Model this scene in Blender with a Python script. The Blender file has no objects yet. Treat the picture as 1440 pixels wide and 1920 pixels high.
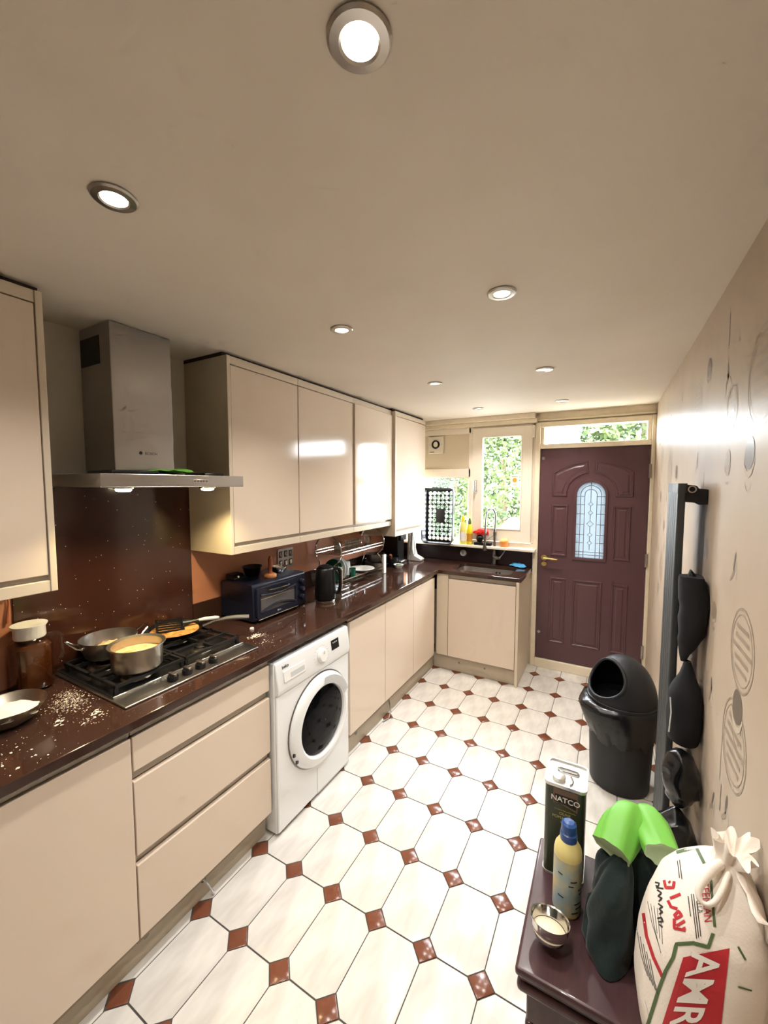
import bpy, bmesh, math, random
from mathutils import Matrix, Vector, noise
from mathutils.bvhtree import BVHTree
random.seed(7)
PI = math.pi
S = bpy.context.scene
COL = S.collection

# ------------------------------------------------------------------ camera
XW, W, L, H, YB = -0.055, 2.185, 3.854, 2.306, -1.5     # left wall, right wall, far wall, ceiling, back wall
CAM = Vector((1.8776, 0.0, 1.6711))
cd = bpy.data.cameras.new('camera'); cam = bpy.data.objects.new('camera', cd); COL.objects.link(cam)
cam.location = CAM
cam.rotation_euler = (PI / 2 - 0.0685, -0.0008, 0.5117)
cd.sensor_fit = 'HORIZONTAL'; cd.sensor_width = 36.0; cd.lens = 751.33 / 1440 * 36.0
cd.clip_start = 0.02; cd.clip_end = 200
S.camera = cam

# ------------------------------------------------------------------ world and exposure
wd = bpy.data.worlds.new('overcast_sky'); S.world = wd; wd.use_nodes = True
bg = wd.node_tree.nodes['Background']; bg.inputs[0].default_value = (0.86, 0.94, 1.0, 1); bg.inputs[1].default_value = 19.0
S.view_settings.view_transform = 'Standard'; S.view_settings.look = 'None'
S.view_settings.gamma = 1.0; S.view_settings.use_curve_mapping = False
S.view_settings.exposure = 1.42
S.cycles.use_denoising = True
S.cycles.max_bounces = 6; S.cycles.diffuse_bounces = 4; S.cycles.glossy_bounces = 3
S.cycles.use_adaptive_sampling = True; S.cycles.adaptive_threshold = 0.08; S.cycles.adaptive_min_samples = 12
S.cycles.transmission_bounces = 4; S.cycles.transparent_max_bounces = 8
S.cycles.sample_clamp_indirect = 8.0
S.cycles.caustics_reflective = False; S.cycles.caustics_refractive = False
SPOT_W, HOOD_W = 16.0, 6.0

def portal(name, x0, x1, z0, z1):
    ld = bpy.data.lights.new(name, 'AREA'); ld.shape = 'RECTANGLE'; ld.size = x1 - x0; ld.size_y = z1 - z0
    ld.cycles.is_portal = True
    o = bpy.data.objects.new(name, ld); COL.objects.link(o)
    o.location = ((x0 + x1) / 2, L + 0.10, (z0 + z1) / 2); o.rotation_euler = (-PI / 2, 0, 0)
portal('window_portal', 0.0, 1.2, 1.10, 2.13)
portal('door_portal', 1.35, 2.13, 1.0, 2.19)

# ------------------------------------------------------------------ materials
def lin(c): return tuple(((x / 255) / 12.92 if x / 255 <= 0.04045 else ((x / 255 + 0.055) / 1.055) ** 2.4) for x in c)
def mat(name, rgb, rough=0.5, metal=0.0, spec=0.5, coat=0.0, bump=0.0, bscale=60.0, var=0.0, vscale=8.0, rgb2=None,
        emit=None, trans=0.0, alpha=1.0, ior=1.45, sheen=0.0, stretch=None, sub=0.0):
    m = bpy.data.materials.new(name); m.use_nodes = True
    nt = m.node_tree; p = nt.nodes['Principled BSDF']
    c = lin(rgb) + (1,)
    p.inputs['Base Color'].default_value = c
    p.inputs['Roughness'].default_value = rough; p.inputs['Metallic'].default_value = metal
    p.inputs['Specular IOR Level'].default_value = spec; p.inputs['Coat Weight'].default_value = coat
    p.inputs['Coat Roughness'].default_value = 0.04
    p.inputs['Transmission Weight'].default_value = trans; p.inputs['IOR'].default_value = ior
    p.inputs['Alpha'].default_value = alpha; p.inputs['Sheen Weight'].default_value = sheen
    if sub: p.inputs['Subsurface Weight'].default_value = sub; p.inputs['Subsurface Scale'].default_value = 0.01
    if emit:
        p.inputs['Emission Color'].default_value = lin(emit[0]) + (1,); p.inputs['Emission Strength'].default_value = emit[1]
    if var or rgb2 or bump:
        tc = nt.nodes.new('ShaderNodeTexCoord'); mp = nt.nodes.new('ShaderNodeMapping')
        nt.links.new(tc.outputs['Object'], mp.inputs[0])
        if stretch: mp.inputs['Scale'].default_value = stretch
    if var or rgb2:
        n = nt.nodes.new('ShaderNodeTexNoise'); n.inputs['Scale'].default_value = vscale; n.inputs['Detail'].default_value = 2.5
        n.inputs['Roughness'].default_value = 0.6
        nt.links.new(mp.outputs[0], n.inputs['Vector'])
        r = nt.nodes.new('ShaderNodeValToRGB')
        if rgb2: a, b = lin(rgb), lin(rgb2)
        else: a = tuple(max(0, x * (1 - var)) for x in c[:3]); b = tuple(min(1, x * (1 + var)) for x in c[:3])
        r.color_ramp.elements[0].color = a + (1,); r.color_ramp.elements[1].color = b + (1,)
        r.color_ramp.elements[0].position = 0.35; r.color_ramp.elements[1].position = 0.68
        nt.links.new(n.outputs[0], r.inputs[0]); nt.links.new(r.outputs[0], p.inputs['Base Color'])
    if bump:
        n2 = nt.nodes.new('ShaderNodeTexNoise'); n2.inputs['Scale'].default_value = bscale; n2.inputs['Detail'].default_value = 1.5
        nt.links.new(mp.outputs[0], n2.inputs['Vector'])
        b = nt.nodes.new('ShaderNodeBump'); b.inputs['Strength'].default_value = bump; b.inputs['Distance'].default_value = 0.004
        nt.links.new(n2.outputs[0], b.inputs['Height']); nt.links.new(b.outputs[0], p.inputs['Normal'])
    return m

def speckle(name, rgb, dot, rough, scale, size, frac):
    m = mat(name, rgb, rough, coat=0.3); nt = m.node_tree; p = nt.nodes['Principled BSDF']
    tc = nt.nodes.new('ShaderNodeTexCoord'); v = nt.nodes.new('ShaderNodeTexVoronoi'); v.inputs['Scale'].default_value = scale
    nt.links.new(tc.outputs['Object'], v.inputs['Vector'])
    lt = nt.nodes.new('ShaderNodeMath'); lt.operation = 'LESS_THAN'; lt.inputs[1].default_value = size
    nt.links.new(v.outputs['Distance'], lt.inputs[0])
    sp = nt.nodes.new('ShaderNodeSeparateColor'); nt.links.new(v.outputs['Color'], sp.inputs[0])
    gt = nt.nodes.new('ShaderNodeMath'); gt.operation = 'LESS_THAN'; gt.inputs[1].default_value = frac
    nt.links.new(sp.outputs[0], gt.inputs[0])
    mu = nt.nodes.new('ShaderNodeMath'); mu.operation = 'MULTIPLY'
    nt.links.new(lt.outputs[0], mu.inputs[0]); nt.links.new(gt.outputs[0], mu.inputs[1])
    n = nt.nodes.new('ShaderNodeTexNoise'); n.inputs['Scale'].default_value = 3.0; nt.links.new(tc.outputs['Object'], n.inputs['Vector'])
    rr = nt.nodes.new('ShaderNodeValToRGB'); c = lin(rgb)
    rr.color_ramp.elements[0].color = tuple(x * 0.85 for x in c) + (1,); rr.color_ramp.elements[1].color = tuple(x * 1.2 for x in c) + (1,)
    nt.links.new(n.outputs[0], rr.inputs[0])
    mx = nt.nodes.new('ShaderNodeMix'); mx.data_type = 'RGBA'
    nt.links.new(mu.outputs[0], mx.inputs['Factor']); nt.links.new(rr.outputs[0], mx.inputs['A']); mx.inputs['B'].default_value = lin(dot) + (1,)
    nt.links.new(mx.outputs['Result'], p.inputs['Base Color'])
    return m

def glassmat(name, tint=(1, 1, 1), gloss=0.06):
    m = bpy.data.materials.new(name); m.use_nodes = True; nt = m.node_tree; nt.nodes.clear()
    o = nt.nodes.new('ShaderNodeOutputMaterial'); t = nt.nodes.new('ShaderNodeBsdfTransparent'); g = nt.nodes.new('ShaderNodeBsdfGlossy')
    t.inputs[0].default_value = tint + (1,); g.inputs['Roughness'].default_value = 0.02
    mx = nt.nodes.new('ShaderNodeMixShader'); fr = nt.nodes.new('ShaderNodeLayerWeight'); fr.inputs[0].default_value = 0.3
    pw = nt.nodes.new('ShaderNodeMath'); pw.operation = 'POWER'; pw.inputs[1].default_value = 3.0; nt.links.new(fr.outputs['Facing'], pw.inputs[0])
    ma = nt.nodes.new('ShaderNodeMath'); ma.operation = 'MULTIPLY_ADD'; ma.inputs[1].default_value = 0.7; ma.inputs[2].default_value = 0.03 + gloss * 0.2; nt.links.new(pw.outputs[0], ma.inputs[0])
    nt.links.new(ma.outputs[0], mx.inputs[0]); nt.links.new(t.outputs[0], mx.inputs[1]); nt.links.new(g.outputs[0], mx.inputs[2])
    nt.links.new(mx.outputs[0], o.inputs[0]); return m

def frosted(name):
    m = bpy.data.materials.new(name); m.use_nodes = True; nt = m.node_tree; nt.nodes.clear()
    o = nt.nodes.new('ShaderNodeOutputMaterial'); t = nt.nodes.new('ShaderNodeBsdfTranslucent'); g = nt.nodes.new('ShaderNodeBsdfTransparent')
    t.inputs[0].default_value = (0.22, 0.235, 0.245, 1); g.inputs[0].default_value = (0.12, 0.13, 0.135, 1)
    mx = nt.nodes.new('ShaderNodeMixShader'); mx.inputs[0].default_value = 0.3
    nt.links.new(t.outputs[0], mx.inputs[1]); nt.links.new(g.outputs[0], mx.inputs[2]); nt.links.new(mx.outputs[0], o.inputs[0]); return m

M = {}
M['ceiling'] = mat('ceiling_paint', (223, 212, 198), 0.7, rgb2=(230, 220, 208), vscale=1.3)
M['wall'] = mat('cream_wall_paint', (214, 206, 192), 0.7)
M['peach'] = mat('terracotta_wall_paint', (196, 134, 104), 0.4)
M['paper'] = mat('embossed_wallpaper', (186, 168, 147), 0.38, spec=0.2, bump=0.10, bscale=26, rgb2=(194, 177, 157), vscale=3)
M['gloss'] = mat('cream_gloss_door', (220, 203, 184), 0.11, spec=0.32)
M['carc'] = mat('cream_carcass', (212, 198, 176), 0.36)
M['carc_dark'] = mat('cupboard_inside_shadow_board', (150, 134, 112), 0.6)
M['rail'] = mat('grey_handle_rail', (170, 160, 146), 0.35, metal=0.3)
M['plinth'] = mat('taupe_plinth', (176, 163, 142), 0.4, var=0.05)
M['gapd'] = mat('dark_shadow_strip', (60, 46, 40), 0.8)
M['quartz'] = speckle('brown_quartz_worktop', (58, 38, 30), (225, 210, 190), 0.10, 130, 0.12, 0.10)
M['splash'] = speckle('brown_sparkle_splashback', (58, 31, 22), (230, 215, 195), 0.16, 45, 0.07, 0.14)
M['upstand'] = mat('dark_brown_upstand', (52, 40, 42), 0.25)
M['tile'] = mat('white_marble_tile', (222, 218, 211), 0.2, rgb2=(200, 195, 188), vscale=14, coat=0.0, stretch=(1, 0.35, 1))
M['inset'] = mat('brown_tile_inset', (116, 68, 48), 0.2)
M['grout'] = mat('grey_grout', (78, 74, 70), 0.9)
M['steel'] = mat('brushed_steel', (176, 172, 168), 0.3, metal=1.0)
M['steel_dk'] = mat('dull_steel', (128, 122, 116), 0.4, metal=1.0)
M['chrome'] = mat('chrome', (214, 212, 208), 0.12, metal=1.0)
M['tapm'] = mat('tap_steel', (138, 134, 130), 0.28, metal=1.0)
M['nickel'] = mat('nickel_ring', (188, 182, 174), 0.3, metal=1.0)
M['alu'] = mat('aluminium_pot', (186, 178, 164), 0.34, metal=1.0)
M['iron'] = mat('cast_iron', (22, 20, 20), 0.5)
M['black'] = mat('black_plastic', (14, 14, 17), 0.3)
M['blackm'] = mat('matt_black_plastic', (24, 25, 28), 0.5)
M['navy'] = mat('navy_enamel', (22, 26, 42), 0.3, coat=0.2)
M['white'] = mat('white_enamel', (236, 238, 238), 0.2, coat=0.3)
M['whitep'] = mat('white_plastic', (232, 230, 226), 0.35)
M['greyp'] = mat('pale_grey_plastic', (196, 198, 198), 0.35)
M['upvc'] = mat('cream_upvc', (240, 230, 214), 0.3, var=0.02)
M['upvc_d'] = mat('aged_cream_gloss_paint', (232, 220, 196), 0.4, var=0.05, vscale=12)
M['panelb'] = mat('beige_infill_panel', (222, 208, 184), 0.4)
M['door'] = mat('plum_door', (92, 64, 68), 0.35)
M['brass'] = mat('brass', (214, 184, 118), 0.25, metal=1.0)
M['lead'] = mat('lead_came', (92, 92, 96), 0.5)
M['glass'] = glassmat('clear_glass')
M['frost'] = frosted('frosted_door_glass')
M['rad'] = mat('anthracite_radiator', (56, 58, 58), 0.45)
M['rad_d'] = mat('dark_radiator_bracket', (26, 27, 30), 0.5)
M['bag'] = mat('black_bin_liner', (11, 11, 14), 0.25, bump=0.5, bscale=18, coat=0.2)
M['bagcloth'] = mat('black_bag_fabric', (8, 9, 13), 0.8)
M['wood'] = mat('mahogany_table', (66, 44, 47), 0.3, rgb2=(78, 52, 54), vscale=6, stretch=(8, 1, 8), coat=0.2)
M['lightwood'] = mat('pine_wood', (200, 140, 84), 0.5, rgb2=(176, 112, 62), vscale=20, stretch=(1, 1, .2))
M['brownwood'] = mat('brown_wood_handle', (150, 82, 52), 0.45)
M['tin'] = mat('dark_green_tin', (44, 54, 42), 0.3, coat=0.2, rgb2=(62, 66, 44), vscale=3)
M['tintop'] = mat('bright_tinplate', (226, 226, 222), 0.3, metal=0.85)
M['gold'] = mat('gold_print', (196, 184, 112), 0.45)
M['bronze'] = mat('bronze_label', (110, 88, 74), 0.4)
M['offwhite'] = mat('white_print', (238, 234, 226), 0.5)
M['spray_y'] = mat('pale_yellow_plastic', (222, 208, 138), 0.35)
M['spray_l'] = mat('blue_flowery_label', (150, 178, 192), 0.4, rgb2=(206, 190, 128), vscale=22)
M['bluecap'] = mat('blue_cap', (40, 78, 140), 0.3)
M['lime'] = mat('lime_green_rubber', (114, 184, 72), 0.5)
M['limein'] = mat('pale_green_lining', (176, 196, 158), 0.7)
M['dkgreen'] = mat('dark_green_cloth', (17, 34, 32), 0.9, sheen=0.15, bump=0.3, bscale=90)
M['sack'] = mat('white_woven_sack', (238, 228, 216), 0.5, bump=0.15, bscale=200)
M['red'] = mat('red_print', (186, 44, 52), 0.5)
M['sgreen'] = mat('olive_green_print', (84, 104, 66), 0.55)
M['ink'] = mat('black_print', (52, 46, 44), 0.6)
M['batter'] = mat('pale_batter', (240, 226, 194), 0.45)
M['flour'] = mat('white_flour', (240, 232, 216), 0.95, bump=0.5, bscale=150)
M['flourlay'] = mat('loose_flour', (232, 222, 204), 0.95)
M['bread'] = mat('golden_flatbread', (214, 158, 82), 0.65, rgb2=(150, 92, 40), vscale=34, bump=0.6, bscale=70)
M['curry'] = mat('creamy_food', (226, 196, 148), 0.5, rgb2=(200, 150, 90), vscale=30, bump=0.4, bscale=60)
M['pan'] = mat('black_nonstick', (20, 19, 19), 0.35)
M['tea'] = mat('dark_amber_liquid', (58, 28, 12), 0.1, rgb2=(84, 44, 16), vscale=6)
M['jugglass'] = glassmat('jug_glass', (0.93, 0.9, 0.86), 0.15)
M['cupglass'] = glassmat('tumbler_glass', (0.9, 0.94, 0.93), 0.3)
M['greenglass'] = mat('green_glass', (40, 110, 84), 0.1, trans=0.4)
M['bulb'] = mat('lit_lamp_lens', (255, 250, 235), 0.3, emit=((255, 244, 220), 9.0))
M['hoodbulb'] = mat('lit_hood_lamp', (255, 245, 215), 0.3, emit=((255, 236, 190), 9.0))
M['yellow'] = mat('yellow_bottle_plastic', (232, 214, 40), 0.3, trans=0.0)
M['yellowp'] = mat('pale_yellow_liquid', (232, 222, 130), 0.25)
M['amber'] = mat('amber_plastic', (206, 142, 52), 0.35)
M['orange'] = mat('orange_tub', (244, 160, 92), 0.4)
M['redc'] = mat('red_scourer', (222, 42, 36), 0.7, bump=0.6, bscale=60)
M['bluec'] = mat('blue_microfibre', (70, 150, 200), 0.8, bump=0.4, bscale=80)
M['leaf'] = mat('tree_leaf', (34, 50, 18), 0.8, rgb2=(70, 86, 34), vscale=3.5)
M['leaf2'] = mat('dark_tree_leaf', (32, 50, 30), 0.8, rgb2=(60, 78, 50), vscale=3.5)
M['bark'] = mat('bark', (96, 78, 60), 0.9)
M['patio'] = mat('concrete_patio', (120, 118, 112), 0.9, var=0.06)
M['fence'] = mat('weathered_fence', (176, 168, 156), 0.85, var=0.08)
M['gl'] = mat('washer_door_glass', (8, 9, 12), 0.08, spec=0.1)
M['dark_in'] = mat('bin_inside', (10, 12, 18), 0.8)
M['ring'] = mat('wallpaper_grey_print', (122, 110, 97), 0.3)
M['ringl'] = mat('wallpaper_pale_print', (212, 198, 180), 0.25)
M['ringm'] = mat('wallpaper_taupe_print', (168, 151, 132), 0.3)
M['hoodglass'] = mat('dark_hood_window', (36, 36, 38), 0.2)

# ------------------------------------------------------------------ mesh helpers
WLOC = {}
class MB:
    def __init__(self): self.v = []; self.f = []; self.mark = 0
    def add(self, vs, fs):
        b = len(self.v); self.v += [Vector(p) for p in vs]; self.f += [tuple(b + i for i in f) for f in fs]; return self
    def box(self, x0, x1, y0, y1, z0, z1):
        return self.add([(x0, y0, z0), (x1, y0, z0), (x1, y1, z0), (x0, y1, z0), (x0, y0, z1), (x1, y0, z1), (x1, y1, z1), (x0, y1, z1)],
                        [(0, 3, 2, 1), (4, 5, 6, 7), (0, 1, 5, 4), (1, 2, 6, 5), (2, 3, 7, 6), (3, 0, 4, 7)])
    def rings(self, rings, closed=True, cap0=True, cap1=True):
        n = len(rings[0]); vs = [p for r in rings for p in r]; fs = []
        for k in range(len(rings) - 1):
            for i in range(n if closed else n - 1):
                j = (i + 1) % n; fs.append((k * n + i, k * n + j, (k + 1) * n + j, (k + 1) * n + i))
        if cap0: fs.append(tuple(reversed(range(n))))
        if cap1: fs.append(tuple(range((len(rings) - 1) * n, len(rings) * n)))
        return self.add(vs, fs)
    def cyl(self, p0, p1, r0, r1=None, n=16, cap=True):
        r1 = r0 if r1 is None else r1; p0, p1 = Vector(p0), Vector(p1); d = (p1 - p0).normalized()
        a = d.orthogonal().normalized(); b = d.cross(a)
        R = [[p + (a * math.cos(2 * PI * i / n) + b * math.sin(2 * PI * i / n)) * r for i in range(n)] for p, r in ((p0, r0), (p1, r1))]
        return self.rings(R, True, cap, cap)
    def lathe(self, prof, c=(0, 0, 0), n=28, Mx=None, cap0=False, cap1=False):
        R = []
        for r, z in prof:
            ring = [Vector((r * math.cos(2 * PI * i / n), r * math.sin(2 * PI * i / n), z)) for i in range(n)]
            R.append([(Mx @ p if Mx else p) + Vector(c) for p in ring])
        return self.rings(R, True, cap0, cap1)
    def tube(self, pts, r, n=8, closed=False, rs=None):
        pts = [Vector(p) for p in pts]; m = len(pts); R = []; up = None
        for k in range(m):
            a = pts[(k - 1) % m] if (closed or k > 0) else pts[0]; b = pts[(k + 1) % m] if (closed or k < m - 1) else pts[-1]
            d = (b - a).normalized()
            up = d.orthogonal().normalized() if up is None else (up - d * up.dot(d)).normalized()
            s = d.cross(up); rr = rs[k] if rs else r
            R.append([pts[k] + (up * math.cos(2 * PI * i / n) + s * math.sin(2 * PI * i / n)) * rr for i in range(n)])
        if closed: R.append(R[0]); return self.rings(R, True, False, False)
        return self.rings(R, True, True, True)
    def prism(self, poly, d0, d1, Mx=None):
        n = len(poly); a = [Vector((x, y, d0)) for x, y in poly]; b = [Vector((x, y, d1)) for x, y in poly]
        if Mx: a = [Mx @ p for p in a]; b = [Mx @ p for p in b]
        return self.rings([a, b])
    def ell(self, c, r, nu=20, nv=12, Mx=None):
        R = []
        for k in range(nv + 1):
            t = PI * k / nv; t = min(max(t, 0.02), PI - 0.02)
            ring = [Vector((r[0] * math.sin(t) * math.cos(2 * PI * i / nu), r[1] * math.sin(t) * math.sin(2 * PI * i / nu), -r[2] * math.cos(t))) for i in range(nu)]
            R.append([(Mx @ p if Mx else p) + Vector(c) for p in ring])
        return self.rings(R)
    def hole(self, outer, inner, d0, d1, Mx=None):        # plate with a hole, extruded d0..d1 along local z
        bm = bmesh.new(); es = []
        for lp in (outer, inner):
            vs = [bm.verts.new((x, y, d0)) for x, y in lp]
            es += [bm.edges.new((vs[i], vs[(i + 1) % len(vs)])) for i in range(len(vs))]
        bmesh.ops.triangle_fill(bm, edges=es, use_beauty=True)
        r = bmesh.ops.extrude_face_region(bm, geom=list(bm.faces))
        for e in r['geom']:
            if isinstance(e, bmesh.types.BMVert): e.co.z = d1
        bm.verts.index_update()
        vs = [v.co.copy() for v in bm.verts]; fs = [tuple(v.index for v in f.verts) for f in bm.faces]; bm.free()
        return self.add([(Mx @ p if Mx else p) for p in vs], fs)
    def text(self, body, size, fn, align='LEFT', ext=0.0, bold=0.0, fine=0.0):
        cu = bpy.data.curves.new('t', 'FONT'); cu.body = body; cu.size = size; cu.align_x = align; cu.resolution_u = 3; cu.offset = bold
        cu.extrude = ext; ob = bpy.data.objects.new('t', cu); COL.objects.link(ob)
        dg = bpy.context.evaluated_depsgraph_get(); me = bpy.data.meshes.new_from_object(ob.evaluated_get(dg))
        if fine:
            bm = bmesh.new(); bm.from_mesh(me)
            bmesh.ops.triangulate(bm, faces=list(bm.faces))
            for _ in range(6):
                es = [e for e in bm.edges if e.calc_length() > fine]
                if not es: break
                bmesh.ops.subdivide_edges(bm, edges=es, cuts=1); bmesh.ops.triangulate(bm, faces=[f for f in bm.faces if len(f.verts) > 3])
            bm.to_mesh(me); bm.free()
        self.add([fn(v.co.x, v.co.y, v.co.z) for v in me.vertices], [tuple(p.vertices) for p in me.polygons])
        bpy.data.objects.remove(ob); bpy.data.curves.remove(cu); bpy.data.meshes.remove(me); return self
    def xf(self, Mx, start=0):
        for i in range(start, len(self.v)): self.v[i] = Mx @ self.v[i]
        return self
    def jit(self, amp, sc, seed=0.0, start=0):
        for i in range(start, len(self.v)):
            self.v[i] = self.v[i] + noise.noise_vector(self.v[i] * sc + Vector((seed, seed * 1.7, -seed))) * amp
        return self
    def build(self, name, m, parent=None, smooth=True, bevel=0.0, seg=2, ang=35, sub=0, norm=True):
        off = WLOC.get(parent.name, Vector((0, 0, 0))) if parent else Vector((0, 0, 0))
        me = bpy.data.meshes.new(name); me.from_pydata([v - off for v in self.v], [], self.f)
        if norm:
            bm = bmesh.new(); bm.from_mesh(me); bmesh.ops.recalc_face_normals(bm, faces=list(bm.faces)); bm.to_mesh(me); bm.free()
        me.materials.append(M[m] if isinstance(m, str) else m)
        o = bpy.data.objects.new(name, me); COL.objects.link(o)
        if parent: o.parent = parent; WLOC[o.name] = off
        if smooth: me.shade_smooth(); me.set_sharp_from_angle(angle=math.radians(ang))
        if bevel:
            b = o.modifiers.new('bevel', 'BEVEL'); b.width = bevel; b.segments = seg; b.limit_method = 'ANGLE'; b.angle_limit = math.radians(40)
        if sub:
            s = o.modifiers.new('sub', 'SUBSURF'); s.levels = sub; s.render_levels = sub
        return o
def tag(o, label=None, cat=None, group=None, kind=None):
    for k, v in (('label', label), ('category', cat), ('group', group), ('kind', kind)):
        if v: o[k] = v
    return o
def thing(name, label, cat, loc, group=None):
    o = bpy.data.objects.new(name, None); COL.objects.link(o); o.location = loc; o.empty_display_size = 0.02
    WLOC[o.name] = Vector(loc); return tag(o, label, cat, group)
def struct(o): o['kind'] = 'structure'; return o
def dup(root, loc, label):
    r = root.copy(); COL.objects.link(r); r.location = loc; r['label'] = label; WLOC[r.name] = Vector(loc)
    def rec(src, dst):
        for ch in list(src.children):
            c = ch.copy(); COL.objects.link(c); c.parent = dst; rec(ch, c)
    rec(root, r); return r
def B(*a): return MB().box(*a)
def arc(cx, cy, r, a0, a1, n): return [(cx + r * math.cos(a0 + (a1 - a0) * i / n), cy + r * math.sin(a0 + (a1 - a0) * i / n)) for i in range(n + 1)]
def rrect(x0, x1, y0, y1, r, n=5):
    return arc(x1 - r, y0 + r, r, -PI / 2, 0, n) + arc(x1 - r, y1 - r, r, 0, PI / 2, n) + arc(x0 + r, y1 - r, r, PI / 2, PI, n) + arc(x0 + r, y0 + r, r, PI, 1.5 * PI, n)
MY = Matrix(((1, 0, 0, 0), (0, 0, 1, 0), (0, 1, 0, 0), (0, 0, 0, 1)))      # local (x, y, depth) -> world (x, depth, z)
MX = Matrix(((0, 0, 1, 0), (1, 0, 0, 0), (0, 1, 0, 0), (0, 0, 0, 1)))      # local (y, z, depth) -> world (depth, y, z)

# ================================================================== the room
# floor: grout bed, then every octagon and inset a piece of its own
floor = struct(B(XW - 0.1, W + 0.1, YB - 0.1, L + 0.1, -0.08, -0.003).build('floor', 'grout', smooth=False))
PX, PY, X0, Y0, AD = 0.2052, 0.3032, 0.7385, 1.8395, 0.046
def clip(poly, x0, x1, y0, y1):
    for ax, lim, sg in ((0, x0, 1), (0, x1, -1), (1, y0, 1), (1, y1, -1)):
        out = []
        for i in range(len(poly)):
            p, q = poly[i], poly[(i + 1) % len(poly)]; dp, dq = sg * (p[ax] - lim), sg * (q[ax] - lim)
            if dp >= 0: out.append(p)
            if (dp >= 0) != (dq >= 0):
                t = dp / (dp - dq); out.append((p[0] + (q[0] - p[0]) * t, p[1] + (q[1] - p[1]) * t))
        poly = out
        if len(poly) < 3: return []
    return poly
def tile_mb(mb, poly, c, edge):
    cx, cy = c; sx = [(x - cx, y - cy) for x, y in poly]; m = max(max(abs(x) for x, y in sx), 0.01)
    k0 = 1 - 0.0019 / m; k1 = 1 - (0.0019 + edge) / m
    mb.rings([[(cx + x * k0, cy + y * k0, -0.004) for x, y in sx], [(cx + x * k0, cy + y * k0, -0.0012) for x, y in sx],
              [(cx + x * k1, cy + y * k1, 0.0) for x, y in sx]], True, False, True)
FX0, FX1, FY1, FYV = 0.47, W, L, 0.30
hx, hy = PX / 2, PY / 2
oct0 = [(-hx + AD, -hy), (hx - AD, -hy), (hx, -hy + AD), (hx, hy - AD), (hx - AD, hy), (-hx + AD, hy), (-hx, hy - AD), (-hx, -hy + AD)]
dia0 = [(0, -AD), (AD, 0), (0, AD), (-AD, 0)]
shared = {}
field = {'tile': MB(), 'inset': MB()}
for j in range(-12, 8):
    for i in range(-2, 8):
        for nm, base, cx, cy, edge in (('tile', oct0, X0 + (i + .5) * PX, Y0 + (j + .5) * PY, 0.007), ('inset', dia0, X0 + i * PX, Y0 + j * PY, 0.003)):
            poly = [(cx + x, cy + y) for x, y in base]
            if cy < FYV:
                pc = clip(poly, XW, FX1, YB, FY1)
                if pc: tile_mb(field[nm], pc, (sum(p[0] for p in pc) / len(pc), sum(p[1] for p in pc) / len(pc)), edge)
                continue
            pc = clip(poly, FX0, FX1, -9, FY1)
            if len(pc) < 3: continue
            full = len(pc) == len(poly) and all(abs(a[0] - b[0]) + abs(a[1] - b[1]) < 1e-6 for a, b in zip(pc, poly))
            onm = 'tile' if nm == 'tile' else 'tile_inset'
            if full and nm in shared:
                o = bpy.data.objects.new(onm, shared[nm]); COL.objects.link(o); o.parent = floor; o.location = (cx, cy, 0); continue
            mb = MB()
            if full:
                tile_mb(mb, [(x, y) for x, y in base], (0, 0), edge); o = mb.build(onm, nm, floor); o.location = (cx, cy, 0); shared[nm] = o.data
            else:
                gx, gy = sum(p[0] for p in pc) / len(pc), sum(p[1] for p in pc) / len(pc)
                tile_mb(mb, pc, (gx, gy), edge); mb.build(onm, nm, floor)
for nm in field: field[nm].build('tile_field' if nm == 'tile' else 'inset_field', nm, floor)['kind'] = 'stuff'

struct(B(XW - 0.1, W + 0.1, YB - 0.1, L + 0.1, H, H + 0.08).build('ceiling', 'ceiling', smooth=False))
wl = struct(B(XW - 0.1, XW, YB, L + 0.1, 0, H).build('wall_left', 'wall', smooth=False))
B(XW, XW + 0.002, -0.6, L, 0.9, 1.37).build('painted_band', 'peach', wl, smooth=False)['label'] = 'terracotta painted band above the worktop'
wr = struct(B(W, W + 0.1, YB, L + 0.1, 0, H).build('wall_right', 'paper', smooth=False))
struct(B(XW, W, YB - 0.1, YB, 0, H).build('wall_back', 'wall', smooth=False))
wf = struct(B(XW, 1.30, L, L + 0.1, 0, 1.085).box(XW, W, L, L + 0.1, 2.222, H).build('wall_far', 'upvc_d', smooth=False))

# wallpaper motifs on the right wall: printed discs, crescents and medallions (flat print)
def onwall(y, z, d=0.0006): return Vector((W - d, y, z))
def disc_print(mb, y, z, ry, rz, tilt=0.0, d=0.0006, n=20):
    ct, st = math.cos(tilt), math.sin(tilt)
    mb.add([onwall(y + ry * math.cos(2 * PI * i / n) * ct - rz * math.sin(2 * PI * i / n) * st, z + ry * math.cos(2 * PI * i / n) * st + rz * math.sin(2 * PI * i / n) * ct, d) for i in range(n)], [tuple(range(n))])
def ring_print(mb, y, z, r, w, a0=0.0, a1=2 * PI, d=0.0006, n=30, sq=1.0):
    vs = []
    for i in range(n + 1):
        a = a0 + (a1 - a0) * i / n; t = 1.0 if a1 - a0 > 6 else max(0.1, math.sin(PI * i / n))
        vs += [onwall(y + (r - w * t / 2) * math.cos(a), z + (r - w * t / 2) * math.sin(a) * sq, d), onwall(y + (r + w * t / 2) * math.cos(a), z + (r + w * t / 2) * math.sin(a) * sq, d)]
    mb.add(vs, [(2 * i, 2 * i + 1, 2 * i + 3, 2 * i + 2) for i in range(n)])
g, pl, md = MB(), MB(), MB()
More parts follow.
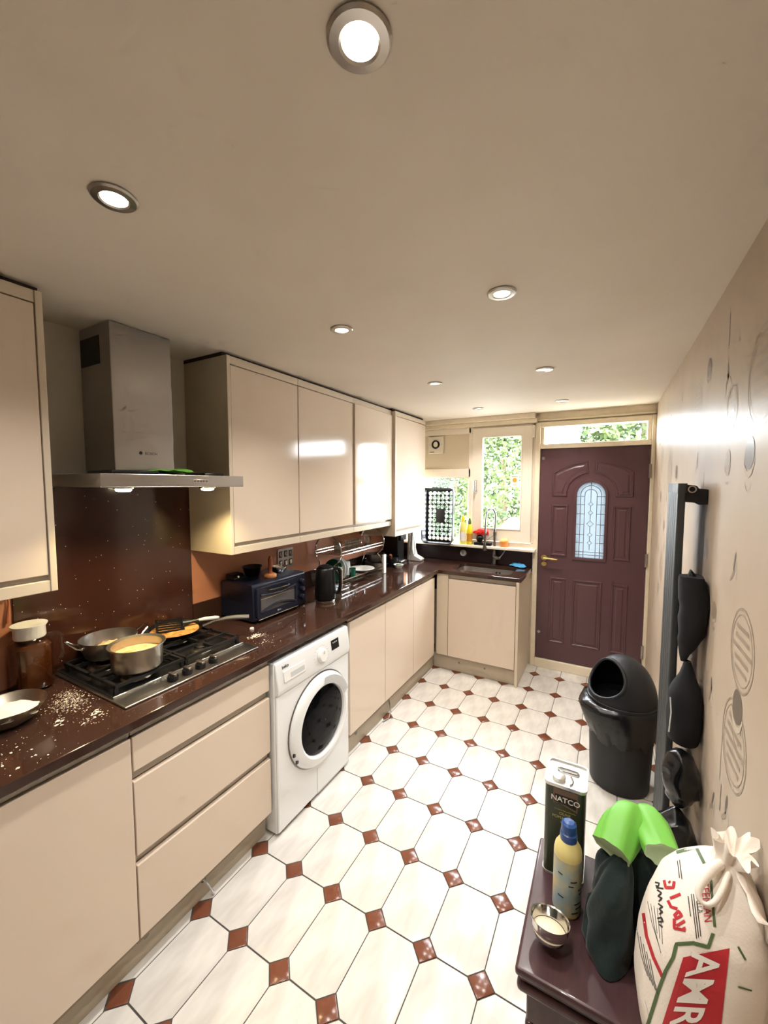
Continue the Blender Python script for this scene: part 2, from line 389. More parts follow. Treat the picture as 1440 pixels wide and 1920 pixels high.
def coin(y, z, r, dark=True):
    disc_print(g if dark else md, y, z, r, r * 1.05, 0, 0.0008); ring_print(pl, y, z - r * 0.1, r * 1.15, r * 0.35, PI, 2 * PI, 0.001, sq=1.1)
    ring_print(md, y, z - r * 1.7, r * 0.7, 0.004, PI, 2 * PI)
def medal(y, z, r):
    ring_print(md, y, z, r, 0.006, sq=1.05); ring_print(md, y, z, r * 0.86, 0.003, sq=1.05)
    for k in range(-2, 3):
        hw = math.sqrt(max(0, 0.62 - (k * 0.3) ** 2)) * r * (0.8 if k % 2 else 1)
        zz = z + k * 0.27 * r
        md.add([onwall(y - hw, zz - 0.06 * r), onwall(y + hw, zz - 0.06 * r), onwall(y + hw, zz + 0.06 * r), onwall(y - hw, zz + 0.06 * r)], [(0, 1, 2, 3)])
def sprig(y, z, s, t):
    disc_print(g, y, z, 0.008 * s, 0.026 * s, t); disc_print(md, y + 0.012 * s, z - 0.035 * s, 0.006 * s, 0.03 * s, t + 0.6); disc_print(pl, y - 0.015 * s, z - 0.02 * s, 0.006 * s, 0.025 * s, t - 0.5)
for y, z, r in ((1.905, 2.10, .035), (1.346, 1.752, .040), (1.315, 1.10, .042), (2.62, 1.74, .034), (2.95, 2.06, .03), (3.3, 1.60, .03), (2.75, 1.2, .034), (0.72, 1.95, .04), (0.5, 1.2, .04), (3.5, 2.0, .03), (3.05, 1.42, .028), (2.2, 1.02, .03)): coin(y, z, r)
for y, z, r in ((1.56, 1.745, .03), (1.8, 1.45, .03), (1.62, 1.27, .026), (2.3, 1.95, .03), (3.2, 1.0, .03)): coin(y, z, r, False)
for y, z, r in ((1.28, 1.93, .115), (1.31, 1.25, .10), (1.33, 0.99, .11), (1.55, 1.90, .06), (2.1, 2.0, .08), (2.45, 1.5, .09), (2.9, 1.75, .09), (3.35, 1.85, .08), (3.1, 1.15, .08), (0.8, 1.5, .11), (3.45, 1.3, .08)): medal(y, z, r)
for y, z, s, t in ((1.62, 2.02, 1.2, -.4), (1.42, 1.46, 1.1, .3), (1.60, 1.03, 1.0, -.2), (1.36, 0.80, 1.2, .2), (2.05, 1.78, 1, .2), (2.55, 2.12, 1, 0), (2.8, 1.95, 1, .3), (3.0, 1.6, .9, -.3), (3.25, 1.45, .9, 0), (3.4, 1.7, .8, .2), (3.55, 1.5, .8, 0), (3.3, 1.25, .9, .1), (3.6, 1.1, .8, 0), (3.0, 1.3, .9, .2), (3.65, 1.85, .8, -.2), (3.2, 2.1, .9, 0), (3.5, .8, .9, .1), (3.2, .6, .9, 0), (3.6, .5, .9, .2), (1.72, .95, 1, .2), (1.5, .72, 1, .4)): sprig(y, z, s, t)
for y, z0, z1, w in ((1.63, 2.10, 2.20, .004), (1.90, 1.33, 1.72, .004), (1.905, 1.40, 1.64, .0025), (1.42, .74, .82, .004), (1.44, .82, .95, .002), (2.55, 1.4, 2.3, .0015), (3.1, .4, 2.3, .0015)):
    g.add([onwall(y - w, z0), onwall(y + w, z0), onwall(y + w * .6, z1), onwall(y - w * .6, z1)], [(0, 1, 2, 3)])
for mb, mm, nm in ((md, 'ringm', 'medallion_print'), (g, 'ring', 'disc_print'), (pl, 'ringl', 'crescent_print')):
    mb.build(nm, mm, wr, smooth=False, norm=False)['kind'] = 'stuff'

# ------------------------------------------------------------------ window in the far wall
FY0, FY1_ = L - 0.012, L + 0.07
win = struct(B(XW, 0.69, FY0, FY1_, 2.168, 2.222).box(XW, 0.69, FY0, FY1_, 1.745, 1.828).box(XW, 1.30, FY0, FY1_, 1.085, 1.128).box(0.668, 0.712, FY0, FY1_, 1.128, 2.168)
             .box(XW, 0.0, FY0, FY1_, 1.128, 1.745).box(XW, 0.0, FY0, FY1_, 1.828, 2.168).box(0.668, 1.285, FY0, FY1_, 2.166, 2.222).box(1.262, 1.285, FY0, FY1_, 1.128, 2.222).build('window_1', 'upvc', bevel=0.004))
B(0.0, 0.668, L + 0.02, L + 0.04, 1.828, 2.168).build('infill_panel', 'panelb', win)['label'] = 'beige infill panel holding the fan'
MB().hole(rrect(-0.0, 0.668, 1.128, 1.745, 0.002, 1), rrect(0.012, 0.655, 1.14, 1.733, 0.002, 1), L + 0.005, L + 0.02, MY).build('glazing_bead', 'upvc', win)
B(0.0, 0.668, L + 0.026, L + 0.030, 1.128, 1.745).build('pane', 'glass', win)
sash = MB().hole(rrect(0.712, 1.262, 1.135, 2.205, 0.003, 1), rrect(0.806, 1.169, 1.253, 2.120, 0.003, 1), L - 0.03, L + 0.03, MY).build('sash', 'upvc', win, bevel=0.005)
MB().hole(rrect(0.800, 1.175, 1.247, 2.126, 0.002, 1), rrect(0.811, 1.164, 1.258, 2.115, 0.002, 1), L - 0.036, L - 0.02, MY).build('bead', 'upvc', sash, bevel=0.002)
B(0.806, 1.169, L - 0.004, L, 1.253, 2.120).build('pane', 'glass', sash)
B(0.738, 0.760, L - 0.045, L - 0.03, 1.60, 1.715).cyl((0.749, L - 0.045, 1.70), (0.749, L - 0.07, 1.70), 0.009).box(0.741, 0.757, L - 0.078, L - 0.066, 1.585, 1.71).build('window_handle', 'chrome', sash, bevel=0.003)
B(1.262, 1.282, L - 0.045, L - 0.01, 2.09, 2.20).build('hinge', 'upvc', sash, bevel=0.004)
st = B(1.072, 1.147, L - 0.0065, L - 0.0055, 1.648, 1.762).build('sticker', 'offwhite', sash, smooth=False)
MB().prism(arc(1.109, 1.712, 0.021, 0, 2 * PI, 18)[:-1], L - 0.0072, L - 0.0066, MY).box(1.082, 1.137, L - 0.0072, L - 0.0066, 1.742, 1.748).box(1.092, 1.128, L - 0.0072, L - 0.0066, 1.664, 1.669).build('sticker_print', 'amber', sash, smooth=False)
struct(B(XW, 1.315, L - 0.105, L, 1.064, 1.088).build('trim_1', 'upvc', bevel=0.004))          # window board
struct(B(XW, 1.30, L - 0.05, L, 2.222, 2.262).box(XW, 1.285, L - 0.085, L, 2.262, H).box(1.285, W, L - 0.02, L, 2.232, 2.25).build('trim_2', 'upvc_d', bevel=0.004))
# ------------------------------------------------------------------ door in the far wall
fr = struct(B(1.285, 1.328, L - 0.03, L + 0.08, 0, 2.222).box(2.157, W, L - 0.03, L + 0.08, 0, 2.222).box(1.328, 2.157, L - 0.03, L + 0.08, 2.178, 2.222).box(1.328, 2.157, L - 0.03, L + 0.08, 1.988, 2.030)
            .box(1.328, 2.157, L - 0.04, L + 0.08, 0, 0.080).box(1.328, 1.358, L - 0.015, L + 0.05, 2.03, 2.178).box(2.127, 2.157, L - 0.015, L + 0.05, 2.03, 2.178).box(1.328, 1.348, L + 0.027, L + 0.06, 0.08, 1.988).box(2.137, 2.157, L + 0.027, L + 0.06, 0.08, 1.988).box(1.348, 2.137, L + 0.027, L + 0.06, 1.968, 1.988).box(1.348, 2.137, L + 0.027, L + 0.06, 0.08, 0.10).build('trim_3', 'upvc_d', bevel=0.004))
B(1.358, 2.127, L + 0.015, L + 0.019, 2.03, 2.178).build('pane', 'glass', fr)
GX, GR = 1.743, 0.1085
arch = [(GX + GR, 1.04), (GX + GR, 1.585)] + arc(GX, 1.585, GR, 0, PI, 18)[1:] + [(GX - GR, 1.04)]
dr = struct(MB().hole([(1.332, 0.084), (2.153, 0.084), (2.153, 1.984), (1.332, 1.984)], arch, L - 0.02, L + 0.025, MY).build('door_1', 'door', smooth=False))
def panel(mb, loop, d=0.0):
    c = (sum(p[0] for p in loop) / len(loop), sum(p[1] for p in loop) / len(loop))
    m = min(max(abs(p[0] - c[0]) for p in loop), max(abs(p[1] - c[1]) for p in loop))
    def off(k, y):
        out = []
        n = len(loop)
        for i in range(n):
            p0, p1, p2 = Vector(loop[i - 1]), Vector(loop[i]), Vector(loop[(i + 1) % n])
            e1 = (p1 - p0).normalized(); e2 = (p2 - p1).normalized(); nn = Vector((-e1.y - e2.y, e1.x + e2.x))
            nn = nn.normalized() / max(0.5, (nn.normalized()).dot(Vector((-e1.y, e1.x))))
            q = p1 + nn * k; out.append(Vector((q.x, y, q.y)))
        return out
    y0 = L - 0.02
    mb.rings([off(0, y0 + 0.001), off(0.004, y0 - 0.007), off(0.012, y0 - 0.007), off(0.017, y0 - 0.001), off(0.03, y0 - 0.001), off(0.042, y0 - 0.006)], True, False, True)
def rect(x0, x1, z0, z1): return [(x0, z0), (x1, z0), (x1, z1), (x0, z1)]
for lp in (rect(1.436, 1.568, 1.04, 1.495), rect(1.915, 2.04, 1.04, 1.495), rect(1.436, 1.568, 0.247, 0.842), rect(1.625, 1.850, 0.247, 0.842), rect(1.920, 2.04, 0.247, 0.838)):
    mb = MB(); panel(mb, lp); mb.build('raised_panel', 'door', dr, ang=20)
big = arc(GX, 1.585, 0.185, PI / 2 + .12, PI - .04, 8)
left = [(1.436, 1.568), (1.562, 1.568)] + list(reversed(big)) + [(GX - 0.03, 1.872)] + [(1.60, 1.855), (1.50, 1.815), (1.436, 1.775)]
mb = MB(); panel(mb, left); mb.build('raised_panel', 'door', dr, ang=20)
mb = MB(); panel(mb, [(2 * GX - x, z) for x, z in reversed(left)]); mb.build('raised_panel', 'door', dr, ang=20)
inn = arch; outl = [(GX + GR + .022, 1.018), (GX + GR + .022, 1.585)] + arc(GX, 1.585, GR + .022, 0, PI, 18)[1:] + [(GX - GR - .022, 1.018)]
MB().hole(outl, inn, L - 0.028, L - 0.018, MY).build('glazing_frame', 'door', dr, bevel=0.003)
MB().prism(arch, L - 0.002, L + 0.002, MY).build('pane', 'frost', dr, smooth=False)
ld = MB(); yl = L - 0.004
def lead(pts, cl=False): ld.tube([(x, yl, z) for x, z in pts], 0.0027, 5, cl)
for k in (0.030, 0.062):
    r = GR - k; lead([(GX + r, 1.04)] + arc(GX, 1.585, r, 0, PI, 14) + [(GX - r, 1.04)])
for z in (1.065, 1.09, 1.17, 1.24, 1.33, 1.42, 1.50, 1.57): lead([(GX - GR, z), (GX - GR + 0.062, z)]); lead([(GX + GR, z), (GX + GR - 0.062, z)])
for z in (1.065, 1.09): lead([(GX - GR, z), (GX + GR, z)])
zs = 1.11
for zc, s in ((1.17, .018), (1.24, .018), (1.335, .026), (1.43, .018), (1.505, .018)):
    lead([(GX, zc - s), (GX + s, zc), (GX, zc + s), (GX - s, zc)], True); lead([(GX, zs), (GX, zc - s)]); zs = zc + s
lead([(GX, zs), (GX, 1.69)])
ld.build('leaded_lines', 'lead', dr)
hnd = MB().cyl((1.385, L - 0.02, 1.015), (1.385, L - 0.03, 1.015), 0.026, n=20).cyl((1.385, L - 0.03, 1.015), (1.385, L - 0.06, 1.015), 0.011).tube([(1.385, L - 0.058, 1.015), (1.42, L - 0.062, 1.016), (1.46, L - 0.062, 1.013), (1.498, L - 0.058, 1.013)], .01, 8, rs=[.011, .009, .008, .006]).build('door_handle', 'brass', dr)
MB().cyl((1.385, L - 0.02, 0.96), (1.385, L - 0.032, 0.96), 0.022, n=20).cyl((1.385, L - 0.03, 0.96), (1.385, L - 0.042, 0.96), 0.010).build('lock', 'brass', dr)
for z in (1.904, 0.33): MB().cyl((1.357, L - 0.02, z), (1.357, L - 0.032, z), 0.013, n=14).cyl((1.357, L - 0.03, z), (1.357, L - 0.036, z), 0.006, n=10).build('bolt', 'nickel', dr)
for z in (1.78, 1.06, 0.30): B(2.146, 2.166, L - 0.034, L - 0.02, z - .055, z + .055).cyl((2.156, L - 0.036, z - .055), (2.156, L - 0.036, z + .055), .006, n=8).build('hinge', 'nickel', dr)

# ------------------------------------------------------------------ outside
struct(B(-9, 11, L + 0.1, 16, -0.35, -0.25).build('ground', 'patio', smooth=False))
fe = thing('garden_fence', 'pale weathered garden fence beyond the window', 'fence', (0, 10.4, -0.25))
for k in range(40): B(-5 + k * .25, -5 + k * .25 + .24, 10.4, 10.42, -0.25, 1.35).build('board', 'fence', fe, smooth=False)
def tree(name, label, x, y, z1, rx, n, mt, seed, z0=0.0, size=.055):
    rng = random.Random(seed); t = thing(name, label, 'tree', (x, y, -0.25), 'trees outside the window')
    MB().tube([(x, y, -0.25), (x + .03, y, (z0 + z1) / 2), (x, y, z1 - .3)], .08, 8, rs=[.09, .06, .02]).build('trunk', 'bark', t)
    mb = MB()
    for _ in range(n):
        zz = z0 + (z1 - z0) * rng.random(); k = (zz - z0) / (z1 - z0); rr = rx * (math.sqrt(max(0, 1 - k ** 2.6)) * .9 + .1) * (0.55 + 0.45 * rng.random())
        a = rng.random() * 2 * PI; c = Vector((x + rr * math.cos(a), y + rr * math.sin(a), zz))
        d1 = Vector((rng.gauss(0, 1), rng.gauss(0, 1), rng.gauss(0, 1))).normalized() * size * rng.uniform(.6, 1.3); d2 = d1.orthogonal().normalized() * size * .45
        mb.add([c - d1, c + d2, c + d1, c - d2], [(0, 1, 2, 3)])
    f = mb.build('foliage', mt, t, smooth=False, norm=False); f['kind'] = 'stuff'
tree('conifer_tree', 'tall bushy light green conifer filling the opening window', 0.25, 7.1, 3.0, .85, 9000, 'leaf', 1)
tree('conifer_tree', 'pale green conifer at the left of the window view', -1.35, 9.2, 2.6, .65, 4000, 'leaf2', 2)
tree('garden_tree', 'spreading tree seen through the glass above the door', 2.35, 8.2, 3.9, 1.1, 7000, 'leaf', 3, .9, .08)
sh = thing('garden_shed', 'small white garden shed with pointed roof below the conifer', 'shed', (0.72, 5.9, -0.25))
B(0.5, 0.94, 5.5, 5.85, -0.25, 0.95).build('walls', 'whitep', sh, smooth=False)
MB().prism([(0.44, 0.93), (1.0, 0.93), (0.72, 1.22)], 5.46, 5.88, MY).build('roof', 'whitep', sh, smooth=False)

# ================================================================== fitted kitchen
ZC = 0.91
# L-shaped worktop with a hole for the sink
outer = [(XW, -0.52), (0.566, -0.52), (0.566, 3.323), (1.2825, 3.323), (1.2825, L), (XW, L)]
SK = (0.655, 1.175, 3.415, 3.765)
inner = rrect(SK[0], SK[1], SK[2], SK[3], 0.07, 6)
wt = tag(MB().hole(outer, inner, 0.878, ZC).build('worktop', 'quartz', smooth=False, bevel=0.003), 'glossy dark brown speckled quartz worktop running in an L', 'worktop')
us = tag(B(XW + .0025, XW + 0.014, 1.336, L - .016, ZC + .0005, 1.03).build('upstand', 'quartz', smooth=False, bevel=0.002), 'low dark brown upstand along the terracotta wall', 'upstand')
tag(B(XW + 0.016, 1.2825, L - 0.014, L, ZC, 1.064).build('upstand', 'upstand', smooth=False, bevel=0.002), 'dark upstand behind the sink under the window board', 'upstand')
tag(B(XW + .0025, XW + 0.011, 0.60, 1.335, ZC + .0005, 1.657).build('splashback', 'splash', smooth=False, bevel=0.002), 'dark brown sparkly splashback between hob and hood', 'splashback')

def base_body(t, y0, y1, top=True):
    B(XW + 0.005, 0.522, y0 + .002, y1 - .002, 0.10, 0.838).box(XW + .005, 0.50, y0 + .002, y1 - .002, 0.838, 0.876).build('body', 'carc_dark', t, smooth=False)
    B(0.502, 0.535, y0 + .001, y1 - .001, 0.846, 0.876).build('handle_rail', 'rail', t, smooth=False, bevel=0.004)
FXD = 0.545
def base_door(t, y0, y1, z0=0.133, z1=0.843):
    return MB().prism([(y0 + .0024, z0), (y1 - .0024, z0), (y1 - .0024, z1), (y0 + .0024, z1)], FXD - .02, FXD, MX).build('door', 'gloss', t, smooth=True, bevel=0.0025)
for y0, y1, lb in ((-0.52, 0.083, 'cream gloss base cupboard at the near end of the worktop'), (0.083, 0.690, 'cream gloss base cupboard left of the drawers'),
                   (1.952, 2.395, 'cream gloss base cupboard beside the washing machine'), (2.395, 2.858, 'middle cream gloss base cupboard between washing machine and corner'), (2.858, 3.300, 'cream gloss base cupboard nearest the inside corner')):
    t = thing('base_cupboard', lb, 'cupboard', (0.25, (y0 + y1) / 2, 0.1), 'cream base cupboards'); base_body(t, y0, y1); base_door(t, y0, y1)
t = thing('drawer_unit', 'cream gloss unit of three drawers under the hob', 'drawers', (0.25, 1.0, 0.1)); base_body(t, 0.690, 1.300)
for z0, z1 in ((0.725, 0.843), (0.430, 0.690), (0.133, 0.396)):
    d = base_door(t, 0.690, 1.300, z0, z1); d.name = 'drawer_front'
for z in (0.690, 0.396): B(0.500, 0.527, 0.695, 1.295, z + .001, z + .034).build('handle_rail', 'rail', t, smooth=False, bevel=0.004)
# sink cupboard in the return
t = thing('sink_cupboard', 'cream gloss cupboard under the sink', 'cupboard', (0.95, 3.6, 0.0))
B(0.52, 1.243, 3.37, L - .004, 0.12, 0.72).build('body', 'carc_dark', t, smooth=False)
MB().prism([(0.662, 0.137), (1.240, 0.137), (1.240, 0.838), (0.662, 0.838)], 3.350, 3.332, MY).build('door', 'gloss', t, bevel=0.0025)
B(0.655, 1.243, 3.346, 3.372, 0.842, 0.876).build('handle_rail', 'rail', t, smooth=False, bevel=0.003)
B(0.550, 0.657, 3.338, 3.358, 0.135, 0.876).build('corner_post', 'carc', t, smooth=False, bevel=0.002)
B(1.246, 1.268, 3.318, L - .012, 0.0, 0.876).build('end_panel', 'carc', t, smooth=False, bevel=0.002)
# plinths
tp = struct(B(0.478, 0.498, -0.52, 1.303, 0.0, 0.125).build('trim_4', 'plinth', smooth=False, bevel=0.002))
for y in (0.735, 0.965): MB().cyl((0.497, y, 0.075), (0.4995, y, 0.075), 0.011, n=14).build('plinth_hole', 'black' if y > .9 else 'steel_dk', tp)
tp = struct(B(0.498, 0.516, 1.915, 3.37, 0.0, 0.13).build('trim_5', 'plinth', smooth=False, bevel=0.002))
MB().cyl((0.515, 2.06, 0.085), (0.5175, 2.06, 0.085), 0.013, n=14).build('plinth_hole', 'steel_dk', tp)
tp = struct(B(0.518, 1.245, 3.358, 3.374, 0.0, 0.133).build('trim_6', 'plinth', smooth=False, bevel=0.002))
for x in (0.76, 0.99): MB().cyl((x, 3.359, 0.085), (x, 3.356, 0.085), 0.008, n=10).build('plinth_hole', 'steel_dk', tp)
tag(MB().tube([(0.498, 0.965, 0.075), (0.515, 0.975, 0.05), (0.53, 0.985, 0.015), (0.528, 0.99, 0.005), (0.515, 1.0, 0.006)], 0.004, 6).build('cable', 'greyp'), 'short grey cable end hanging out of the plinth under the drawers', 'cable')
tag(MB().tube([(0.513, 2.50, 0.10), (0.53, 2.49, 0.07), (0.548, 2.47, 0.03), (0.560, 2.42, 0.006), (0.545, 2.36, 0.005)], 0.004, 6).build('cable', 'steel_dk'), 'thin dark cable drooping from the plinth past the washing machine', 'cable')

# ---- wall cupboards
DU = 0.268
def wall_cup(lb, y0, y1, z0=1.323, z1=2.288, du=DU, left_panel=False, right_panel=False, door0=0.0, doorx=0.0):
    t = thing('wall_cupboard', lb, 'cupboard', (0.1, (y0 + y1) / 2, z0), 'cream wall cupboards')
    a = y0 + (0.02 if left_panel else 0.0); b = y1 - (0.02 if right_panel else 0.0)
    B(XW + .002, du - 0.024, a + .0005, b - .0005, z0 + .022, z1 - .012).build('body', 'carc', t, smooth=False)
    if left_panel: B(XW + .002, du + 0.002, y0, y0 + .0195, z0, z1).build('end_panel', 'carc', t, smooth=False, bevel=.002)
    if right_panel: B(XW + .002, du + 0.002, y1 - .0195, y1, z0, z1).build('end_panel', 'carc', t, smooth=False, bevel=.002)
    B(du - 0.024, du - .001, a, b, z1 - 0.038, z1).build('top_strip', 'carc', t, smooth=False, bevel=.002)
    B(du - 0.030, du, a, b, z0, z0 + 0.038).box(XW + .01, du - .03, a, b, z0 + .01, z0 + .0215).build('bottom_rail', 'carc', t, smooth=False, bevel=.002)
    B(du - 0.023, du - .016, a, b, z0 + 0.039, z0 + 0.060).build('handle_gap', 'rail', t, smooth=False)
    MB().prism([(a + .0022, z0 + 0.056), (b - .0022, z0 + 0.056), (b - .0022, z1 - .042), (a + .0022, z1 - .042)], du - .022 + doorx, du - .001 + doorx, MX).build('door', 'gloss', t, bevel=.0025)
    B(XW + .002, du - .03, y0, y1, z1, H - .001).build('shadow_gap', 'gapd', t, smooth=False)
    return t
wall_cup('cream wall cupboard at the left edge, before the hood', 0.02, 0.622, 1.315, 2.285, right_panel=True)
wall_cup('cream wall cupboard right beside the hood with exposed end panel', 1.333, 1.835, left_panel=True)
wall_cup('second cream wall cupboard right of the hood', 1.837, 2.418)
wall_cup('third cream wall cupboard right of the hood, reflecting the window', 2.420, 2.992, doorx=.014)
wall_cup('tall cream wall cupboard hanging lowest next to the window', 2.994, 3.630, 1.228, 2.284, 0.303, left_panel=True)

# ---- extractor hood
hd = thing('extractor_hood', 'stainless steel chimney extractor hood above the hob', 'extractor hood', (0.15, 0.99, 1.66))
MB().hole([(-.043, .695), (.42, .695), (.42, 1.285), (-.043, 1.285)], [(.0, .735), (.385, .735), (.385, 1.245), (.0, 1.245)], 1.660, 1.664).add(
    [(-.043, .695, 1.664), (.42, .695, 1.664), (.42, 1.285, 1.664), (-.043, 1.285, 1.664), (-.043, .695, 1.708), (.42, .695, 1.708), (.42, 1.285, 1.708), (-.043, 1.285, 1.708)],
    [(4, 5, 6, 7), (0, 1, 5, 4), (1, 2, 6, 5), (2, 3, 7, 6), (3, 0, 4, 7)]).build('canopy', 'steel', hd, smooth=False, bevel=.002)
for k in range(2): B(0.002, .383, .737 + k * .255, .987 + k * .255, 1.668, 1.672).build('grease_filter', 'steel_dk', hd, smooth=False)
MB().box(XW + .001, .175, .866, 1.114, 1.709, 2.304).build('chimney', 'steel', hd, smooth=False, bevel=.003)
B(-0.045, .10, .8645, .866, 2.15, 2.26).build('chimney_vent', 'rad_d', hd, smooth=False)
B(.4195, .4225, 1.03, 1.10, 1.676, 1.692).build('control_strip', 'nickel', hd, bevel=.002)
for k in range(5): MB().cyl((.422, 1.038 + k * .0135, 1.684), (.4245, 1.038 + k * .0135, 1.684), .004, n=10).build('control_button', 'steel_dk', hd)
MB().text('BOSCH', .016, lambda x, y, z: (.1756, .985 + x, 1.795 + y), 'LEFT').prism(arc(.968, 1.801, .007, 0, 2 * PI, 16)[:-1], .1752, .1757, MX).build('maker_name', 'rad_d', hd, smooth=False)
for y in (.81, 1.16):
    MB().lathe([(.034, 1.6595), (.034, 1.655), (.027, 1.6535)], (.335, y, 0), 20).build('lamp_ring', 'chrome', hd)
    MB().lathe([(.027, 1.6545), (.025, 1.647), (.014, 1.6435), (.001, 1.643)], (.335, y, 0), 20).build('lamp', 'hoodbulb', hd)
    l = bpy.data.lights.new('hood_lamp', 'SPOT'); l.energy = HOOD_W; l.color = (1, .80, .42); l.spot_size = 2.3; l.spot_blend = .6; l.shadow_soft_size = .025
    o = bpy.data.objects.new('hood_lamp', l); COL.objects.link(o); o.location = (.335, y, 1.636)
gc = MB().ell((.28, 1.03, 1.7245), (.07, .09, .010), 20, 8).jit(.008, 25, 2)
for i_, p_ in enumerate(gc.v): gc.v[i_].z = max(p_.z, 1.7095); gc.v[i_].x = max(p_.x, .18)
gc = gc.build('cleaning_cloth', 'lime'); tag(gc, 'crumpled green cloth lying on top of the extractor hood', 'cloth')
tag(MB().box(.19, .36, .76, .93, 1.7095, 1.722).build('black_tray', 'black', bevel=.004), 'flat black tray on top of the hood left of the green cloth', 'tray')
tag(MB().box(.22, .36, 1.13, 1.23, 1.7095, 1.72).build('black_dish', 'black', bevel=.004), 'flat black dish on top of the hood right of the green cloth', 'dish')

# ---- gas hob
hb = thing('gas_hob', 'four burner gas hob with black grates set in the worktop', 'hob', (.22, 1.0, ZC))
B(-.035, .478, .710, 1.300, ZC + .0005, ZC + .008).build('hob_plate', 'steel', hb, bevel=.003)
B(-.02, .384, .722, 1.288, ZC + .0085, ZC + .011).build('burner_tray', 'iron', hb, smooth=False)
B(.380, .388, .718, 1.292, ZC + .0085, ZC + .016).build('tray_edge', 'chrome', hb, bevel=.002)
burn = [(.285, .855, .036), (.07, .86, .05), (.285, 1.14, .03), (.08, 1.14, .044)]
for x, y, r in burn:
    b = MB().lathe([(r * 1.5, ZC + .011), (r * 1.35, ZC + .018), (r * 1.1, ZC + .020), (r * 1.1, ZC + .028), (0.001, ZC + .028)], (x, y, 0), 24).build('burner', 'alu', hb)
    MB().lathe([(r * .95, ZC + .0285), (r, ZC + .034), (r * .85, ZC + .037), (0.001, ZC + .037)], (x, y, 0), 24).build('burner_cap', 'iron', b)
for y0, y1 in ((.732, .998), (1.004, 1.278)):
    g_ = MB(); z = ZC + .042; h = .0055
    for x in (.0, .37): g_.box(x - h, x + h, y0, y1, z - h, z + h)
    for y in (y0 + h, y1 - h): g_.box(0, .37, y - h, y + h, z - h, z + h)
    g_.box(.18, .19, y0, y1, z - h, z + h)
    for cx, cy, r in burn:
        if not y0 < cy < y1: continue
        for dx, dy in ((1, 0), (-1, 0), (0, 1), (0, -1)):
            ex = (.37 if cx > .18 else .185) if dx > 0 else (.185 if cx > .18 else 0.0); ey = y1 if dy > 0 else y0
            if dx: g_.box(min(cx + dx * .022, ex), max(cx + dx * .022, ex), cy - h, cy + h, z - h, z + h + .003)
            else: g_.box(cx - h, cx + h, min(cy + dy * .022, ey), max(cy + dy * .022, ey), z - h, z + h + .003)
    for x in (.005, .365):
        for y in (y0 + .006, y1 - .006): g_.box(x - .006, x + .006, y - .006, y + .006, ZC + .011, z)
    g_.build('pan_support', 'iron', hb, smooth=False)
for y in (.908, .969, 1.028, 1.09):
    k = MB().lathe([(.020, ZC + .0085), (.020, ZC + .022), (.018, ZC + .026), (.001, ZC + .026)], (.434, y, 0), 18).build('knob', 'black', hb)
    MB().box(.414, .454, y - .006, y + .006, ZC + .026, ZC + .036).build('knob_grip', 'steel', k, bevel=.002)

# ---- washing machine
wm = thing('washing_machine', 'white front loading washing machine under the worktop', 'washing machine', (.3, 1.606, 0))
WX = .572
B(.02, WX - .012, 1.312, 1.900, .012, .846).build('body', 'white', wm, bevel=.006)
B(WX - .012, WX, 1.314, 1.898, .020, .688).build('front_panel', 'white', wm, bevel=.008, seg=3)
cp = MB().prism([(WX - .012, .690), (WX + .004, .690), (WX + .012, .72), (WX - .004, .838), (WX - .012, .846)], 1.314, 1.898, Matrix(((1, 0, 0, 0), (0, 0, 1, 0), (0, 1, 0, 0), (0, 0, 0, 1)))).build('control_panel', 'white', wm, bevel=.004)
def onp(y, z, d=.0): return Vector((WX + .012 - (z - .72) * .1356 + d, y, z))
dw_ = MB(); 
dw_.add([onp(1.356, .742, .004), onp(1.508, .742, .004), onp(1.508, .795, .004), onp(1.356, .795, .004), onp(1.356, .742, -.004), onp(1.508, .742, -.004), onp(1.508, .795, -.004), onp(1.356, .795, -.004)],
        [(0, 1, 2, 3), (0, 1, 5, 4), (1, 2, 6, 5), (2, 3, 7, 6), (3, 0, 4, 7)]); dwo = dw_.build('detergent_drawer', 'whitep', wm, bevel=.002)
mb = MB(); mb.add([onp(1.40, .752, .0045), onp(1.50, .752, .0045), onp(1.50, .775, .0045), onp(1.40, .775, .0045)], [(0, 1, 2, 3)]); mb.build('drawer_recess', 'greyp', dwo, smooth=False)
kx = onp(1.640, .768)
k = MB().cyl(kx, kx + Vector((.020, 0, .003)), .036, .032, 28).build('program_knob', 'whitep', wm, bevel=.003)
MB().box(kx.x + .0195, kx.x + .0215, 1.638, 1.642, .780, .796).build('knob_mark', 'greyp', k, smooth=False)
mb = MB()
for i in range(14):
    a = -.7 + i * (PI + 1.4) / 13 - PI / 2 + PI / 2; yy, zz = 1.640 + .058 * math.cos(a), .768 + .05 * math.sin(a); q = onp(yy, zz, .0008)
    mb.add([q + Vector((0, -.008, -.0012)), q + Vector((0, .008, -.0012)), q + Vector((0, .008, .0012)), q + Vector((0, -.008, .0012))], [(0, 1, 2, 3)])
mb.build('program_marks', 'greyp', wm, smooth=False)
mb = MB(); mb.add([onp(1.728, .760, .001), onp(1.797, .760, .001), onp(1.797, .813, .001), onp(1.728, .813, .001)], [(0, 1, 2, 3)]); ds = mb.build('display', 'black', wm, smooth=False)
mb = MB()
for yy in (1.742, 1.757, 1.772):
    q = onp(yy, .795, .0018); mb.add([q, q + Vector((0, .009, 0)), q + Vector((-.001, .009, .006)), q + Vector((-.001, 0, .006))], [(0, 1, 2, 3)])
mb.build('display_icons', 'greyp', ds, smooth=False)
MB().text('beko', .022, lambda x, y, z: onp(1.352 + x, .808 + y, .001), bold=.0004).build('maker_name', 'rad_d', wm, smooth=False)
CY, CZ = 1.628, .432
RX = Matrix.Rotation(PI / 2, 4, 'Y')
